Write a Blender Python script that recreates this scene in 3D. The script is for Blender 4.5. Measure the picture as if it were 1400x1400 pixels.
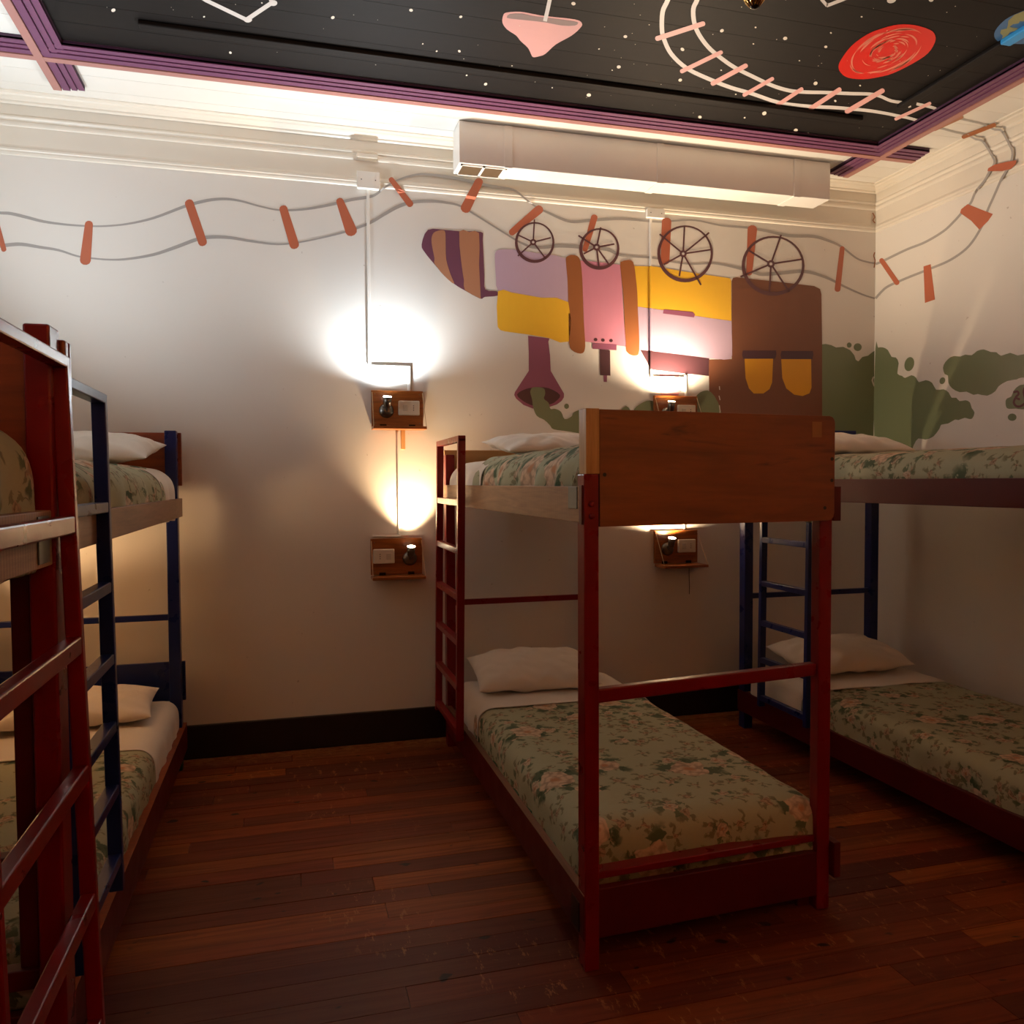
import bpy, bmesh, math, random
from mathutils import Vector, Matrix, noise
from mathutils.geometry import tessellate_polygon
random.seed(11)
for o in list(bpy.data.objects): bpy.data.objects.remove(o)
SC = bpy.context.scene
COL = SC.collection

# ---------------------------------------------------------------- camera
FPX, YAW, PITCH, ROLL = 1115.6, .2689, -.0367, -.0054
CAM = Vector((0, -4.5597, 1.45))
_F = Vector((math.sin(YAW)*math.cos(PITCH), math.cos(YAW)*math.cos(PITCH), math.sin(PITCH)))
_R = Vector((math.cos(YAW), -math.sin(YAW), 0)); _U = _R.cross(_F)
_R, _U = math.cos(ROLL)*_R + math.sin(ROLL)*_U, -math.sin(ROLL)*_R + math.cos(ROLL)*_U
cd = bpy.data.cameras.new('camera'); cam = bpy.data.objects.new('camera', cd); COL.objects.link(cam)
cam.matrix_world = Matrix(((_R.x, _U.x, -_F.x, CAM.x), (_R.y, _U.y, -_F.y, CAM.y), (_R.z, _U.z, -_F.z, CAM.z), (0, 0, 0, 1)))
cd.sensor_width = 36; cd.lens = FPX*36/1400; cd.clip_start = .02
SC.camera = cam
# ---------------------------------------------------------------- light and exposure
w = bpy.data.worlds.new('world'); SC.world = w; w.use_nodes = True
w.node_tree.nodes['Background'].inputs[0].default_value = (.55, .65, .8, 1)
w.node_tree.nodes['Background'].inputs[1].default_value = .3
SC.view_settings.view_transform = 'Standard'; SC.view_settings.look = 'None'
SC.view_settings.gamma = 1; SC.view_settings.use_curve_mapping = False
SC.view_settings.exposure = 0.42
COOL, WARM, CREAM = (.84, .93, 1.0), (1.0, .62, .30), (1.0, .78, .53)
# room dimensions
XL, XR, YB, YF, ZC, ZCEIL = -1.5, 3.728, 0.0, -5.5, 3.068, 3.349

def at(px, py, ax, v):
    """point of a photographed pixel on the plane ax = v (used to trace the painted mural onto its wall)"""
    d = _F + _R*(px-700)/FPX - _U*(py-700)/FPX
    i = 'xyz'.index(ax)
    return CAM + d*((v-CAM[i])/d[i])

# ---------------------------------------------------------------- materials
def lin(r, g, b):
    return tuple(((c/255+.055)/1.055)**2.4 if c > 10 else c/255/12.92 for c in (r, g, b)) + (1,)

class NT:
    def __init__(s, name, rough=.5, metal=0, spec=.5, coat=0):
        s.m = bpy.data.materials.new(name); s.m.use_nodes = True
        s.t = s.m.node_tree; s.b = s.t.nodes['Principled BSDF']
        s.b.inputs['Roughness'].default_value = rough; s.b.inputs['Metallic'].default_value = metal
        s.b.inputs['Specular IOR Level'].default_value = spec; s.b.inputs['Coat Weight'].default_value = coat
        s.b.inputs['Coat Roughness'].default_value = .15
    def n(s, typ, **kw):
        x = s.t.nodes.new(typ)
        for k, v in kw.items(): setattr(x, k, v)
        return x
    def put(s, sock, v):
        if isinstance(v, bpy.types.NodeSocket): s.t.links.new(v, sock)
        elif v is not None: sock.default_value = v
    def math(s, op, a, b=None, c=None, clamp=False):
        x = s.n('ShaderNodeMath', operation=op); x.use_clamp = clamp
        for i, v in enumerate((a, b, c)):
            if v is not None: s.put(x.inputs[i], v)
        return x.outputs[0]
    def mix(s, f, a, b, typ='MIX'):
        x = s.n('ShaderNodeMix', data_type='RGBA', blend_type=typ)
        s.put(x.inputs[0], f); s.put(x.inputs[6], a); s.put(x.inputs[7], b); return x.outputs[2]
    def noise(s, vec, scale, detail=3, rough=.5, dist=0, dim='3D'):
        x = s.n('ShaderNodeTexNoise', noise_dimensions=dim); s.put(x.inputs['Vector'], vec)
        x.inputs['Scale'].default_value = scale; x.inputs['Detail'].default_value = detail
        x.inputs['Roughness'].default_value = rough; x.inputs['Distortion'].default_value = dist
        return x.outputs['Fac']
    def ramp(s, f, stops):
        x = s.n('ShaderNodeValToRGB'); s.put(x.inputs[0], f); e = x.color_ramp.elements
        while len(e) < len(stops): e.new(.5)
        for k, (p, c) in zip(e, stops): k.position = p; k.color = c
        return x.outputs[0]
    def step(s, v, lo, hi):
        x = s.n('ShaderNodeMapRange', interpolation_type='SMOOTHSTEP'); s.put(x.inputs[0], v)
        x.inputs[1].default_value = lo; x.inputs[2].default_value = hi; return x.outputs[0]
    def co(s, kind='Object'): return s.n('ShaderNodeTexCoord').outputs[kind]
    def geo(s): return s.n('ShaderNodeNewGeometry').outputs['Position']
    def rnd(s): return s.n('ShaderNodeObjectInfo').outputs['Random']
    def scalev(s, v, sc, off=None):
        x = s.n('ShaderNodeMapping'); s.put(x.inputs[0], v); x.inputs[3].default_value = sc
        if off is not None: s.put(x.inputs[1], off)
        return x.outputs[0]
    def bump(s, h, strength=.2, dist=.01):
        x = s.n('ShaderNodeBump'); x.inputs[0].default_value = strength; x.inputs[1].default_value = dist
        s.put(x.inputs[2], h); s.t.links.new(x.outputs[0], s.b.inputs['Normal'])
    def col(s, c): s.put(s.b.inputs['Base Color'], c); return s
    def rgh(s, c): s.put(s.b.inputs['Roughness'], c); return s

M = {}
def plain(name, c, rough=.4, bump=0, bscale=60, **kw):
    m = NT(name, rough, **kw); c = lin(*c)
    f = m.noise(m.geo(), 9, 4)
    m.col(m.mix(m.math('MULTIPLY', f, .22), c, tuple(x*.72 for x in c[:3])+(1,)))
    if bump: m.bump(m.noise(m.geo(), bscale, 4), bump, .004)
    M[name] = m.m; return m.m

def wall_mat():
    m = NT('wall_plaster', .5)
    p = m.geo(); f = m.noise(p, 1.6, 4); g = m.noise(p, 22, 5, .65)
    c = m.mix(m.math('MULTIPLY', f, .35), lin(226, 221, 213), lin(206, 200, 190))
    spot = m.step(m.noise(p, 34, 2, .4), .74, .79)
    c = m.mix(m.math('MULTIPLY', spot, .35), c, lin(120, 95, 70))
    m.col(c); m.rgh(m.math('MULTIPLY_ADD', g, .2, .38))
    h = m.math('ADD', m.math('MULTIPLY', m.noise(p, 5, 3), .8), m.math('MULTIPLY', g, .22))
    m.bump(h, .28, .015); M['wall'] = m.m
wall_mat()
plain('wall_warm_bounce', (190, 146, 106), .6, .2, 30)  # tan tint put in to warm and dim the bounce off the unseen wall
def paint(name, c, rough=.34):
    """mural paint: brushed, slightly grainy"""
    m = NT(name, rough); p = m.geo(); c = lin(*c)
    m.col(m.mix(m.math('MULTIPLY', m.noise(m.scalev(p, (14, 14, 3)), 3, 4), .22), c, tuple(x*.8 for x in c[:3])+(1,)))
    m.bump(m.noise(p, 130, 3), .25, .003); M[name] = m.m
for nm, c in dict(p_grey=(166, 161, 156), p_tie=(186, 104, 76), p_plum=(112, 68, 88), p_tan=(178, 126, 96), p_lav=(196, 170, 192),
                  p_yel=(244, 190, 56), p_brown=(160, 98, 58), p_pink=(212, 138, 160), p_wheel=(98, 62, 66), p_chim=(146, 84, 110),
                  p_dark=(78, 48, 54), p_smoke=(118, 128, 96), p_cab=(122, 76, 54), p_shade=(82, 50, 58), p_rose=(212, 146, 152),
                  p_letter=(92, 44, 48), p_win=(226, 160, 30), p_red=(150, 40, 56), p_leaf=(150, 160, 110)).items(): paint(nm, c)
for nm, c in dict(c_white=(214, 208, 204), c_pink=(222, 168, 164), c_planet=(214, 22, 8), c_swirl=(226, 128, 104), c_earth=(52, 100, 150),
                  c_land=(140, 138, 84), c_grey=(146, 126, 122), c_blue=(44, 150, 222)).items(): paint(nm, c, .4)
plain('ceil_white', (226, 222, 214), .45, .15, 40)
plain('cornice_white', (224, 216, 202), .42, .1, 50)
plain('purple', (108, 60, 92), .5, .1); plain('purple_dark', (66, 36, 62), .5); plain('mauve', (168, 118, 110), .5)
def black_mat():
    m = NT('ceil_black', .62, spec=.22); p = m.geo()
    f = m.noise(m.scalev(p, (1.5, 7, 1)), 6, 5, .6)
    m.col(m.mix(f, lin(13, 10, 9), lin(25, 19, 17))); m.bump(f, .12, .01); M['black'] = m.m
black_mat()
plain('base_black', (26, 20, 18), .4, .1)
def gloss(name, c, chip, rough=.26):
    m = NT(name, rough, coat=0 if name == 'darkred' else .1, spec=.3); p = m.geo(); c = lin(*c)
    f = m.noise(p, 70, 4, .7)
    b = m.mix(m.math('MULTIPLY', m.noise(p, 7, 3), .45), c, tuple(x*.55 for x in c[:3])+(1,))
    m.col(m.mix(m.step(f, .79, .81), b, lin(*chip)))
    m.rgh(m.math('MULTIPLY_ADD', m.noise(p, 12, 3), .2, rough-.06)); m.bump(m.noise(p, 55, 3), .18, .004); M[name] = m.m
gloss('red', (122, 8, 16), (150, 92, 70)); gloss('blue', (22, 36, 96), (70, 74, 92)); gloss('darkred', (84, 10, 12), (160, 90, 60), .34)
gloss('green', (30, 84, 56), (120, 130, 90), .4)
def wood(name, c0, c1, scale=1.0, axis=1, rough=.5, dark=None, knots=True, saw=0):
    m = NT(name, rough); o = m.co()
    sc = [14, 14, 14]; sc[axis] = 1.1
    r = m.n('ShaderNodeCombineXYZ'); rr = m.rnd()
    for k in range(3): m.put(r.inputs[k], m.math('MULTIPLY', rr, 7.3*(k+1)))
    v = m.scalev(o, tuple(x*scale for x in sc), r.outputs[0])
    f = m.noise(v, 1.6, 6, .62, 1.2); g = m.noise(m.scalev(o, tuple(x*6*scale for x in sc), r.outputs[0]), 1.5, 3)
    t = m.math('ADD', m.math('MULTIPLY', f, .75), m.math('MULTIPLY', g, .25))
    c = m.ramp(t, [(.32, lin(*c0)), (.66, lin(*c1))])
    if dark: c = m.mix(m.step(f, .60, .72), c, lin(*dark))
    m.col(c); h = t
    if saw:
        wv = m.n('ShaderNodeTexWave', bands_direction='Y'); m.put(wv.inputs[0], o); wv.inputs['Scale'].default_value = saw
        wv.inputs['Distortion'].default_value = 1.5
        h = m.math('ADD', t, m.math('MULTIPLY', wv.outputs['Fac'], .5))
        c = m.mix(m.math('MULTIPLY', wv.outputs['Fac'], .3), c, lin(*[x*.6 for x in c0])); m.col(c)
    m.bump(h, .25, .004); M[name] = m.m
wood('pine_rough', (128, 88, 58), (176, 132, 92), 1, 1, .6, saw=26)
wood('pine', (150, 104, 54), (196, 150, 90), 1, 2, .5)
wood('ply_pale', (168, 118, 62), (198, 150, 92), .5, 0, .5)
wood('ply', (98, 46, 11), (136, 72, 22), .45, 0, .42, dark=(84, 36, 10))
wood('cedar', (112, 44, 16), (156, 72, 28), .7, 0, .35)
wood('shelf_wood', (104, 52, 18), (160, 90, 34), 1.2, 0, .32, dark=(70, 32, 12))
wood('plank_brown', (104, 68, 48), (142, 98, 72), 1, 1, .45)
def floor_mat():
    m = NT('floor_wood', .5, spec=.28); o = m.co(); r = m.rnd(); p = m.geo()
    off = m.n('ShaderNodeCombineXYZ'); m.put(off.inputs[0], m.math('MULTIPLY', r, 31.0)); m.put(off.inputs[1], m.math('MULTIPLY', r, 17.0))
    v = m.scalev(o, (1.3, 22, 22), off.outputs[0])
    f = m.noise(v, 1.5, 6, .6, 1.0); g = m.noise(m.scalev(o, (5, 130, 100), off.outputs[0]), 1.2, 3)
    base = m.ramp(r, [(0, lin(82, 22, 6)), (.18, lin(138, 56, 12)), (.36, lin(90, 34, 11)), (.54, lin(160, 82, 22)), (.7, lin(114, 40, 8)), (.85, lin(144, 66, 16)), (1, lin(74, 30, 13))])
    c = m.mix(m.math('MULTIPLY', m.step(f, .35, .75), .65), base, lin(72, 24, 10))
    c = m.mix(m.math('MULTIPLY', g, .3), c, lin(70, 28, 12))
    knot = m.step(m.noise(m.scalev(p, (1, 1.6, 1)), 11, 2, .3), .70, .75)
    c = m.mix(knot, c, lin(34, 12, 6))
    sc = m.math('MULTIPLY', m.step(m.noise(m.scalev(p, (9, 3, 1)), 3, 4, .75), .58, .64), m.step(m.noise(p, 1.1, 2), .48, .6))
    c = m.mix(m.math('MULTIPLY', sc, .5), c, lin(176, 120, 70))
    # worn paint along the foot of the back wall
    sx = m.n('ShaderNodeSeparateXYZ'); m.put(sx.inputs[0], p)
    near = m.step(sx.outputs[1], -.24, -.04)
    wear = m.math('MULTIPLY', near, m.step(m.noise(m.scalev(p, (2, 7, 1)), 9, 5, .75), .46, .54))
    c = m.mix(m.math('MULTIPLY', wear, .75), c, lin(150, 104, 60))
    m.col(c); m.rgh(m.math('MULTIPLY_ADD', f, .3, .36)); m.bump(m.math('ADD', f, m.math('MULTIPLY', g, .4)), .2, .004); M['floor'] = m.m
floor_mat()
plain('dark_gap', (14, 7, 5), .8)
def cotton(name, c, sc=9):
    m = NT(name, .85, spec=.2); p = m.co(); c = lin(*c)
    f = m.noise(p, sc, 4, .6, .8); m.col(m.mix(m.math('MULTIPLY', f, .3), c, tuple(x*.82 for x in c[:3])+(1,)))
    m.b.inputs['Sheen Weight'].default_value = .15
    m.bump(m.math('ADD', f, m.math('MULTIPLY', m.noise(p, 400, 2), .06)), .35, .02); M[name] = m.m
cotton('cotton', (222, 212, 200)); cotton('sheet', (214, 204, 190), 14)
def quilt_mat():
    m = NT('quilt_floral', .85, spec=.2)
    uv = m.co('UV'); c = lin(170, 168, 140)
    c = m.mix(m.math('MULTIPLY', m.noise(uv, 45, 4, .7), .5), c, lin(150, 146, 118))
    warp = m.n('ShaderNodeTexNoise'); m.put(warp.inputs[0], uv); warp.inputs['Scale'].default_value = 26; warp.inputs['Detail'].default_value = 2
    sub = m.n('ShaderNodeVectorMath', operation='SUBTRACT'); m.put(sub.inputs[0], warp.outputs['Color']); sub.inputs[1].default_value = (.5, .5, .5)
    def layer(c, scale, seed, rmin, rvar, wamt, petal, center, leaf, leafreach, present):
        sw = m.n('ShaderNodeVectorMath', operation='SCALE'); m.put(sw.inputs[0], sub.outputs[0]); sw.inputs[3].default_value = wamt
        ad = m.n('ShaderNodeVectorMath', operation='ADD'); m.put(ad.inputs[0], uv); m.put(ad.inputs[1], sw.outputs[0])
        v = m.scalev(ad.outputs[0], (scale, scale, 1), (seed, seed*1.7, 0))
        vo = m.n('ShaderNodeTexVoronoi', voronoi_dimensions='2D', feature='F1'); m.put(vo.inputs['Vector'], v)
        vo.inputs['Scale'].default_value = 1; vo.inputs['Randomness'].default_value = .8
        d = m.n('ShaderNodeVectorMath', operation='SUBTRACT'); m.put(d.inputs[0], v); m.put(d.inputs[1], vo.outputs['Position'])
        s = m.n('ShaderNodeSeparateXYZ'); m.put(s.inputs[0], d.outputs[0])
        k = m.n('ShaderNodeSeparateXYZ'); m.put(k.inputs[0], vo.outputs['Color'])
        ang = m.math('ARCTAN2', s.outputs[1], s.outputs[0]); r = vo.outputs['Distance']
        on = m.math('LESS_THAN', k.outputs[2], present)
        pet = m.math('SINE', m.math('MULTIPLY_ADD', ang, 5, m.math('MULTIPLY', k.outputs[0], 9)))
        rad = m.math('MULTIPLY', m.math('MULTIPLY_ADD', k.outputs[1], rvar, rmin), m.math('MULTIPLY_ADD', pet, .07, m.math('MULTIPLY_ADD', m.noise(v, 5, 2, .6), .7, .65)))
        q = m.math('DIVIDE', r, rad)
        lf = m.math('SINE', m.math('MULTIPLY_ADD', ang, 4, m.math('MULTIPLY', k.outputs[1], 13)))
        nz = m.noise(v, 7, 3, .7)
        lm = m.math('MULTIPLY', m.step(m.math('ADD', m.math('MULTIPLY', lf, .22), nz), .52, .60), m.step(q, leafreach, leafreach*.72))
        c = m.mix(m.math('MULTIPLY', m.math('MULTIPLY', lm, on), .85), c, leaf)
        pm = m.math('MULTIPLY', m.step(q, 1.04, .94), on)
        rings = m.math('SINE', m.math('ADD', m.math('MULTIPLY', q, 14), m.math('MULTIPLY', nz, 9)))
        pv = m.n('ShaderNodeTexVoronoi', voronoi_dimensions='2D', feature='F1'); m.put(pv.inputs['Vector'], v); pv.inputs['Scale'].default_value = 11
        pc = m.mix(m.step(pv.outputs['Distance'], .25, .75), petal, tuple(x*.55 for x in petal[:3])+(1,))
        pc = m.mix(m.math('MULTIPLY', m.step(rings, .2, .9), .4), pc, tuple(x*.7 for x in petal[:3])+(1,))
        pc = m.mix(m.step(q, .38, .12), pc, center)
        return m.mix(pm, c, pc), pm
    c, _ = layer(c, 13, 3.1, .10, .12, .06, lin(176, 150, 124), lin(120, 90, 60), lin(112, 108, 80), 3.0, .7)
    c, _ = layer(c, 7.5, 9.4, .13, .10, .05, lin(196, 172, 146), lin(168, 120, 86), lin(84, 96, 70), 2.4, .55)
    c, pm = layer(c, 3.5, 5.7, .16, .10, .035, lin(208, 178, 150), lin(182, 130, 96), lin(56, 78, 54), 2.0, .75)
    m.col(c)
    wv = m.n('ShaderNodeTexWave', wave_type='BANDS', bands_direction='DIAGONAL'); m.put(wv.inputs[0], uv); wv.inputs['Scale'].default_value = 34
    wv.inputs['Distortion'].default_value = 22; wv.inputs['Detail'].default_value = 1.5; wv.inputs['Detail Scale'].default_value = .8
    m.bump(m.math('ADD', m.math('MULTIPLY', wv.outputs['Fac'], .6), m.noise(uv, 30, 3)), 1.0, .022); M['quilt'] = m.m
quilt_mat()
plain('plastic', (222, 212, 192), .35); plain('plastic_white', (236, 232, 224), .35); plain('switch', (205, 196, 178), .3)
plain('hole', (30, 26, 24), .6); plain('steel', (120, 116, 110), .3, metal=1); plain('zinc', (104, 104, 98), .45, .2, metal=.8)
plain('brass', (226, 176, 96), .18, metal=1); plain('bronze', (40, 28, 18), .35, metal=.9); plain('string', (196, 176, 140), .8)
plain('mesh_gold', (84, 62, 34), .7, .9, 200); plain('stick', (206, 160, 100), .6); plain('rope', (140, 60, 30), .7, .6, 200)
plain('sticker', (150, 100, 50), .6); plain('star', (226, 216, 202), .5); plain('wire', (170, 160, 140), .5)
plain('duct_paint', (226, 222, 216), .4, .05)
def glow(name, c, s):
    m = NT(name, .4); m.b.inputs['Base Color'].default_value = (1, 1, 1, 1)
    m.b.inputs['Emission Color'].default_value = (*c, 1); m.b.inputs['Emission Strength'].default_value = s; M[name] = m.m
glow('lens_cool', COOL, 40); glow('lens_warm', (1, .78, .5), 20)

# ---------------------------------------------------------------- mesh helpers
class MB:
    def __init__(s): s.v = []; s.f = []; s.uv = None; s.sm = False
    def box(s, a, b):
        x0, y0, z0 = [min(p, q) for p, q in zip(a, b)]; x1, y1, z1 = [max(p, q) for p, q in zip(a, b)]
        n = len(s.v)
        s.v += [(x0, y0, z0), (x1, y0, z0), (x1, y1, z0), (x0, y1, z0), (x0, y0, z1), (x1, y0, z1), (x1, y1, z1), (x0, y1, z1)]
        s.f += [tuple(n+i for i in q) for q in ((0, 3, 2, 1), (4, 5, 6, 7), (0, 1, 5, 4), (1, 2, 6, 5), (2, 3, 7, 6), (3, 0, 4, 7))]
        return s
    def beam(s, a, b, wx, h, up=(0, 0, 1)):
        """bar from a to b, width wx, height h along up"""
        a, b = Vector(a), Vector(b); d = (b-a).normalized(); u = Vector(up); side = d.cross(u).normalized(); u = side.cross(d)
        n = len(s.v)
        for p in (a, b):
            for i, j in ((-1, -1), (1, -1), (1, 1), (-1, 1)): s.v.append(tuple(p+side*i*wx/2+u*j*h/2))
        s.f += [tuple(n+i for i in q) for q in ((0, 1, 2, 3), (7, 6, 5, 4), (0, 4, 5, 1), (1, 5, 6, 2), (2, 6, 7, 3), (3, 7, 4, 0))]
        return s
    def tube(s, pts, r, k=8, caps=True):
        pts = [Vector(p) for p in pts]; n0 = len(s.v); rr = r if isinstance(r, (list, tuple)) else [r]*len(pts)
        for i, p in enumerate(pts):
            d = (pts[min(i+1, len(pts)-1)]-pts[max(i-1, 0)]).normalized()
            a = d.orthogonal().normalized() if i == 0 else (a-d*a.dot(d)).normalized(); b = d.cross(a)
            for j in range(k):
                t = 2*math.pi*j/k; s.v.append(tuple(p+(a*math.cos(t)+b*math.sin(t))*rr[i]))
        for i in range(len(pts)-1):
            for j in range(k):
                s.f.append((n0+i*k+j, n0+i*k+(j+1) % k, n0+(i+1)*k+(j+1) % k, n0+(i+1)*k+j))
        if caps:
            s.f.append(tuple(n0+j for j in reversed(range(k)))); e = n0+(len(pts)-1)*k; s.f.append(tuple(e+j for j in range(k)))
        return s
    def lathe(s, prof, c=(0, 0, 0), k=20, M4=None):
        n0 = len(s.v); c = Vector(c)
        for r, z in prof:
            for j in range(k):
                t = 2*math.pi*j/k; p = Vector((r*math.cos(t), r*math.sin(t), z))
                if M4: p = M4 @ p
                s.v.append(tuple(c+p))
        for i in range(len(prof)-1):
            for j in range(k): s.f.append((n0+i*k+j, n0+i*k+(j+1) % k, n0+(i+1)*k+(j+1) % k, n0+(i+1)*k+j))
        s.f.append(tuple(n0+j for j in reversed(range(k)))); e = n0+(len(prof)-1)*k; s.f.append(tuple(e+j for j in range(k)))
        return s
    def poly(s, pts):
        """flat (paint) polygon, triangulated"""
        n = len(s.v); s.v += [tuple(p) for p in pts]
        for t in tessellate_polygon([[Vector(p) for p in pts]]): s.f.append(tuple(n+i for i in t))
        return s
    def strip(s, L, Rr):
        n = len(s.v); m = len(L); s.v += [tuple(p) for p in L]+[tuple(p) for p in Rr]
        for i in range(m-1): s.f.append((n+i, n+i+1, n+m+i+1, n+m+i))
        return s
    def build(s, name, mat, parent=None, bevel=0, smooth=False, seg=2):
        me = bpy.data.meshes.new(name); me.from_pydata(s.v, [], s.f)
        bm = bmesh.new(); bm.from_mesh(me)
        bmesh.ops.recalc_face_normals(bm, faces=bm.faces)
        if bevel: bmesh.ops.bevel(bm, geom=list(bm.edges), offset=bevel, segments=seg, affect='EDGES', profile=.5)
        bm.to_mesh(me); bm.free()
        if s.uv:
            l = me.uv_layers.new(name='UVMap')
            for lp in me.loops: l.data[lp.index].uv = s.uv[lp.vertex_index]
        if smooth:
            for p in me.polygons: p.use_smooth = True
        me.materials.append(M[mat] if isinstance(mat, str) else mat)
        o = bpy.data.objects.new(name, me); COL.objects.link(o)
        if parent:
            o.parent = parent
            if parent.type == 'EMPTY': o.matrix_parent_inverse = Matrix.Translation(-parent.location)
        return o
def thing(name, label, cat, loc, group=None):
    o = bpy.data.objects.new(name, None); COL.objects.link(o); o.location = loc; o.empty_display_size = .1
    return tag(o, label, cat, group)
def tag(o, label=None, cat=None, group=None, kind=None):
    if label: o['label'] = label
    if cat: o['category'] = cat
    if group: o['group'] = group
    if kind: o['kind'] = kind
    return o
def struct(o, label=None): return tag(o, label, None, None, 'structure')

# ---------------------------------------------------------------- room shell
T = .12
wall_back = struct(MB().box((XL-T, YB, 0), (XR+T, YB+T, ZCEIL+.1)).build('wall_back', 'wall'), 'white plastered back wall painted with an upside-down train mural')
wall_right = struct(MB().box((XR, YF, 0), (XR+T, YB, ZCEIL+.1)).build('wall_right', 'wall'), 'white plastered right wall with green painted smoke clouds')
wall_left = struct(MB().box((XL-T, YF, 0), (XL, YB, ZCEIL+.1)).build('wall_left', 'wall'), 'plain white plastered left wall behind the bunks')
wall_front = struct(MB().box((XL-T, YF-T, 0), (XR+T, YF, ZCEIL+.1)).build('wall_front', 'wall_warm_bounce'), 'unseen plastered wall behind the viewer, tinted tan to bounce warm light')
floor = struct(MB().box((XL-T, YF-T, -.12), (XR+T, YB+T, -.02)).build('floor', 'dark_gap'), 'old reddish brown wooden plank floor, scratched and worn')
ceiling = struct(MB().box((XL-T, YF-T, ZCEIL+.015), (XR+T, YB+T, ZCEIL+.12)).build('ceiling', 'dark_gap'), 'white board ceiling with a black painted night sky panel')
# floor planks run along x, every one its own board
y = YB; row = 0
while y > YF+.01:
    wd = random.choice((.094, .1, .104, .098)); y1 = max(y-wd, YF); x = XL-random.random()*1.5
    while x < XR:
        L = random.uniform(1.1, 2.9); a, b = max(x, XL), min(x+L, XR)
        if b-a > .03:
            cx, cy = (a+b)/2, (y+y1)/2; hx, hy = (b-a)/2-.0012, (y-y1)/2-.0012
            top = -random.random()*.0015
            o = MB().box((-hx, -hy, -.02-top), (hx, hy, 0)).build('floor_plank', 'floor', floor); o.location = (cx, cy, top)
        x += L
    y = y1; row += 1
# black panel limits on the ceiling
BX0, BX1, BY1, BY0 = -.90, 3.23, -.62, -4.9
def ceil_plank(x0, x1, y0, y1, mat):
    MB().box((x0, y0+.0008, ZCEIL), (x1, y1-.0008, ZCEIL+.015)).build('ceiling_plank', mat, ceiling)
y = YB
while y > YF+.01:
    y1 = max(y-.155, YF)
    if abs(y-BY1) < .01 or (y > BY1 and y1 < BY1): y1 = BY1 if y-BY1 > .01 else y1
    if y1 >= BY1-1e-6 or y <= BY0+1e-6: ceil_plank(XL, XR, y1, y, 'ceil_white')
    else:
        if y > BY0 > y1: y1 = BY0
        ceil_plank(XL, BX0, y1, y, 'ceil_white'); ceil_plank(BX1, XR, y1, y, 'ceil_white'); ceil_plank(BX0, BX1, y1, y, 'black')
    y = y1
# baseboards
for nm, a, b in (('baseboard_back', (XL, -.022, 0), (XR, 0, .178)), ('baseboard_right', (XR-.022, YF, 0), (XR, -.022, .178)), ('baseboard_left', (XL, YF, 0), (XL+.022, -.022, .178))):
    struct(MB().box(a, b).build(nm, 'base_black', None, .004), 'black painted skirting board along the foot of the wall')
# cornice: profiles (depth from wall, z) swept along back, right and left wall
def sweep_profile(prof, side):
    m = MB()
    ends = {'back': (XL, XR), 'right': (YF, YB), 'left': (YF, YB)}[side]
    n = len(prof)
    for e in (0, 1):
        for d, z in prof:
            if side == 'back': m.v.append((XL+d if e == 0 else XR-d, -d, z))
            elif side == 'right': m.v.append((XR-d, YF if e == 0 else -d, z))
            else: m.v.append((XL+d, YF if e == 0 else -d, z))
    for i in range(n-1): m.f.append((i, i+1, n+i+1, n+i))
    return m
LOWM = [(0, 3.062), (.007, 3.066), (.010, 3.075), (.010, 3.083), (.013, 3.087), (.013, 3.096), (.009, 3.104), (.007, 3.112), (.007, 3.2)]
MIDM = [(.007, 3.2), (.011, 3.204), (.0135, 3.212), (.0135, 3.222), (.010, 3.228), (.010, 3.234), (.0155, 3.242), (.0155, 3.25), (.010, 3.256), (.010, 3.31)]
CROWN = [(.012, 3.305), (.022, 3.312), (.024, 3.32), (.036, 3.328), (.05, 3.334), (.056, 3.34), (.075, 3.343), (.078, 3.35)]
for side in ('back', 'right', 'left'):
    root = struct(sweep_profile(LOWM, side).build('trim_'+{'back': '1', 'right': '2', 'left': '3'}[side], 'cornice_white'), 'cream white moulded cornice running along the %s wall' % side)
    sweep_profile(MIDM, side).build('bead_moulding', 'cornice_white', root); sweep_profile(CROWN, side).build('crown_moulding', 'cornice_white', root)
# purple mouldings framing the black panel, crossing at the corners
def mould(name, a, b, ax, lo, hi, outer):
    """a..b along axis ax; lo..hi across; outer = side (+1/-1) of the mauve edge"""
    e = 0 if ax == 'x' else .0007
    t = struct(MB().box(*((a, lo, ZCEIL-.020-e), (b, hi, ZCEIL)) if ax == 'x' else ((lo, a, ZCEIL-.020-e), (hi, b, ZCEIL))).build(name, 'purple_dark'), None)
    W = hi-lo
    def slat(u0, u1, z, mat, nm):
        p, q = (lo+u0*W, lo+u1*W) if outer > 0 else (hi-u1*W, hi-u0*W)
        MB().box(*((a, p, ZCEIL-z), (b, q, ZCEIL-.012)) if ax == 'x' else ((p, a, ZCEIL-z-e), (q, b, ZCEIL-.012))).build(nm, mat, t)
    slat(0, .20, .024, 'purple', 'moulding_ridge'); slat(.24, .42, .027, 'purple', 'moulding_ridge'); slat(.46, .70, .031, 'purple', 'moulding_ridge')
    slat(.735, 1.0, .035, 'mauve', 'moulding_edge')
    return t
mm = [mould('trim_4', XL, 3.58, 'x', BY1, -.478, 1), mould('trim_5', YF, -.19, 'y', BX1, 3.365, 1), mould('trim_6', YF, -.20, 'y', -1.035, BX0, -1)]
for o, l in zip(mm, ('purple ridged ceiling moulding parallel to the back wall', 'purple ridged ceiling moulding along the right side of the black panel', 'purple ridged ceiling moulding along the left side of the black panel')): o['label'] = l
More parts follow.
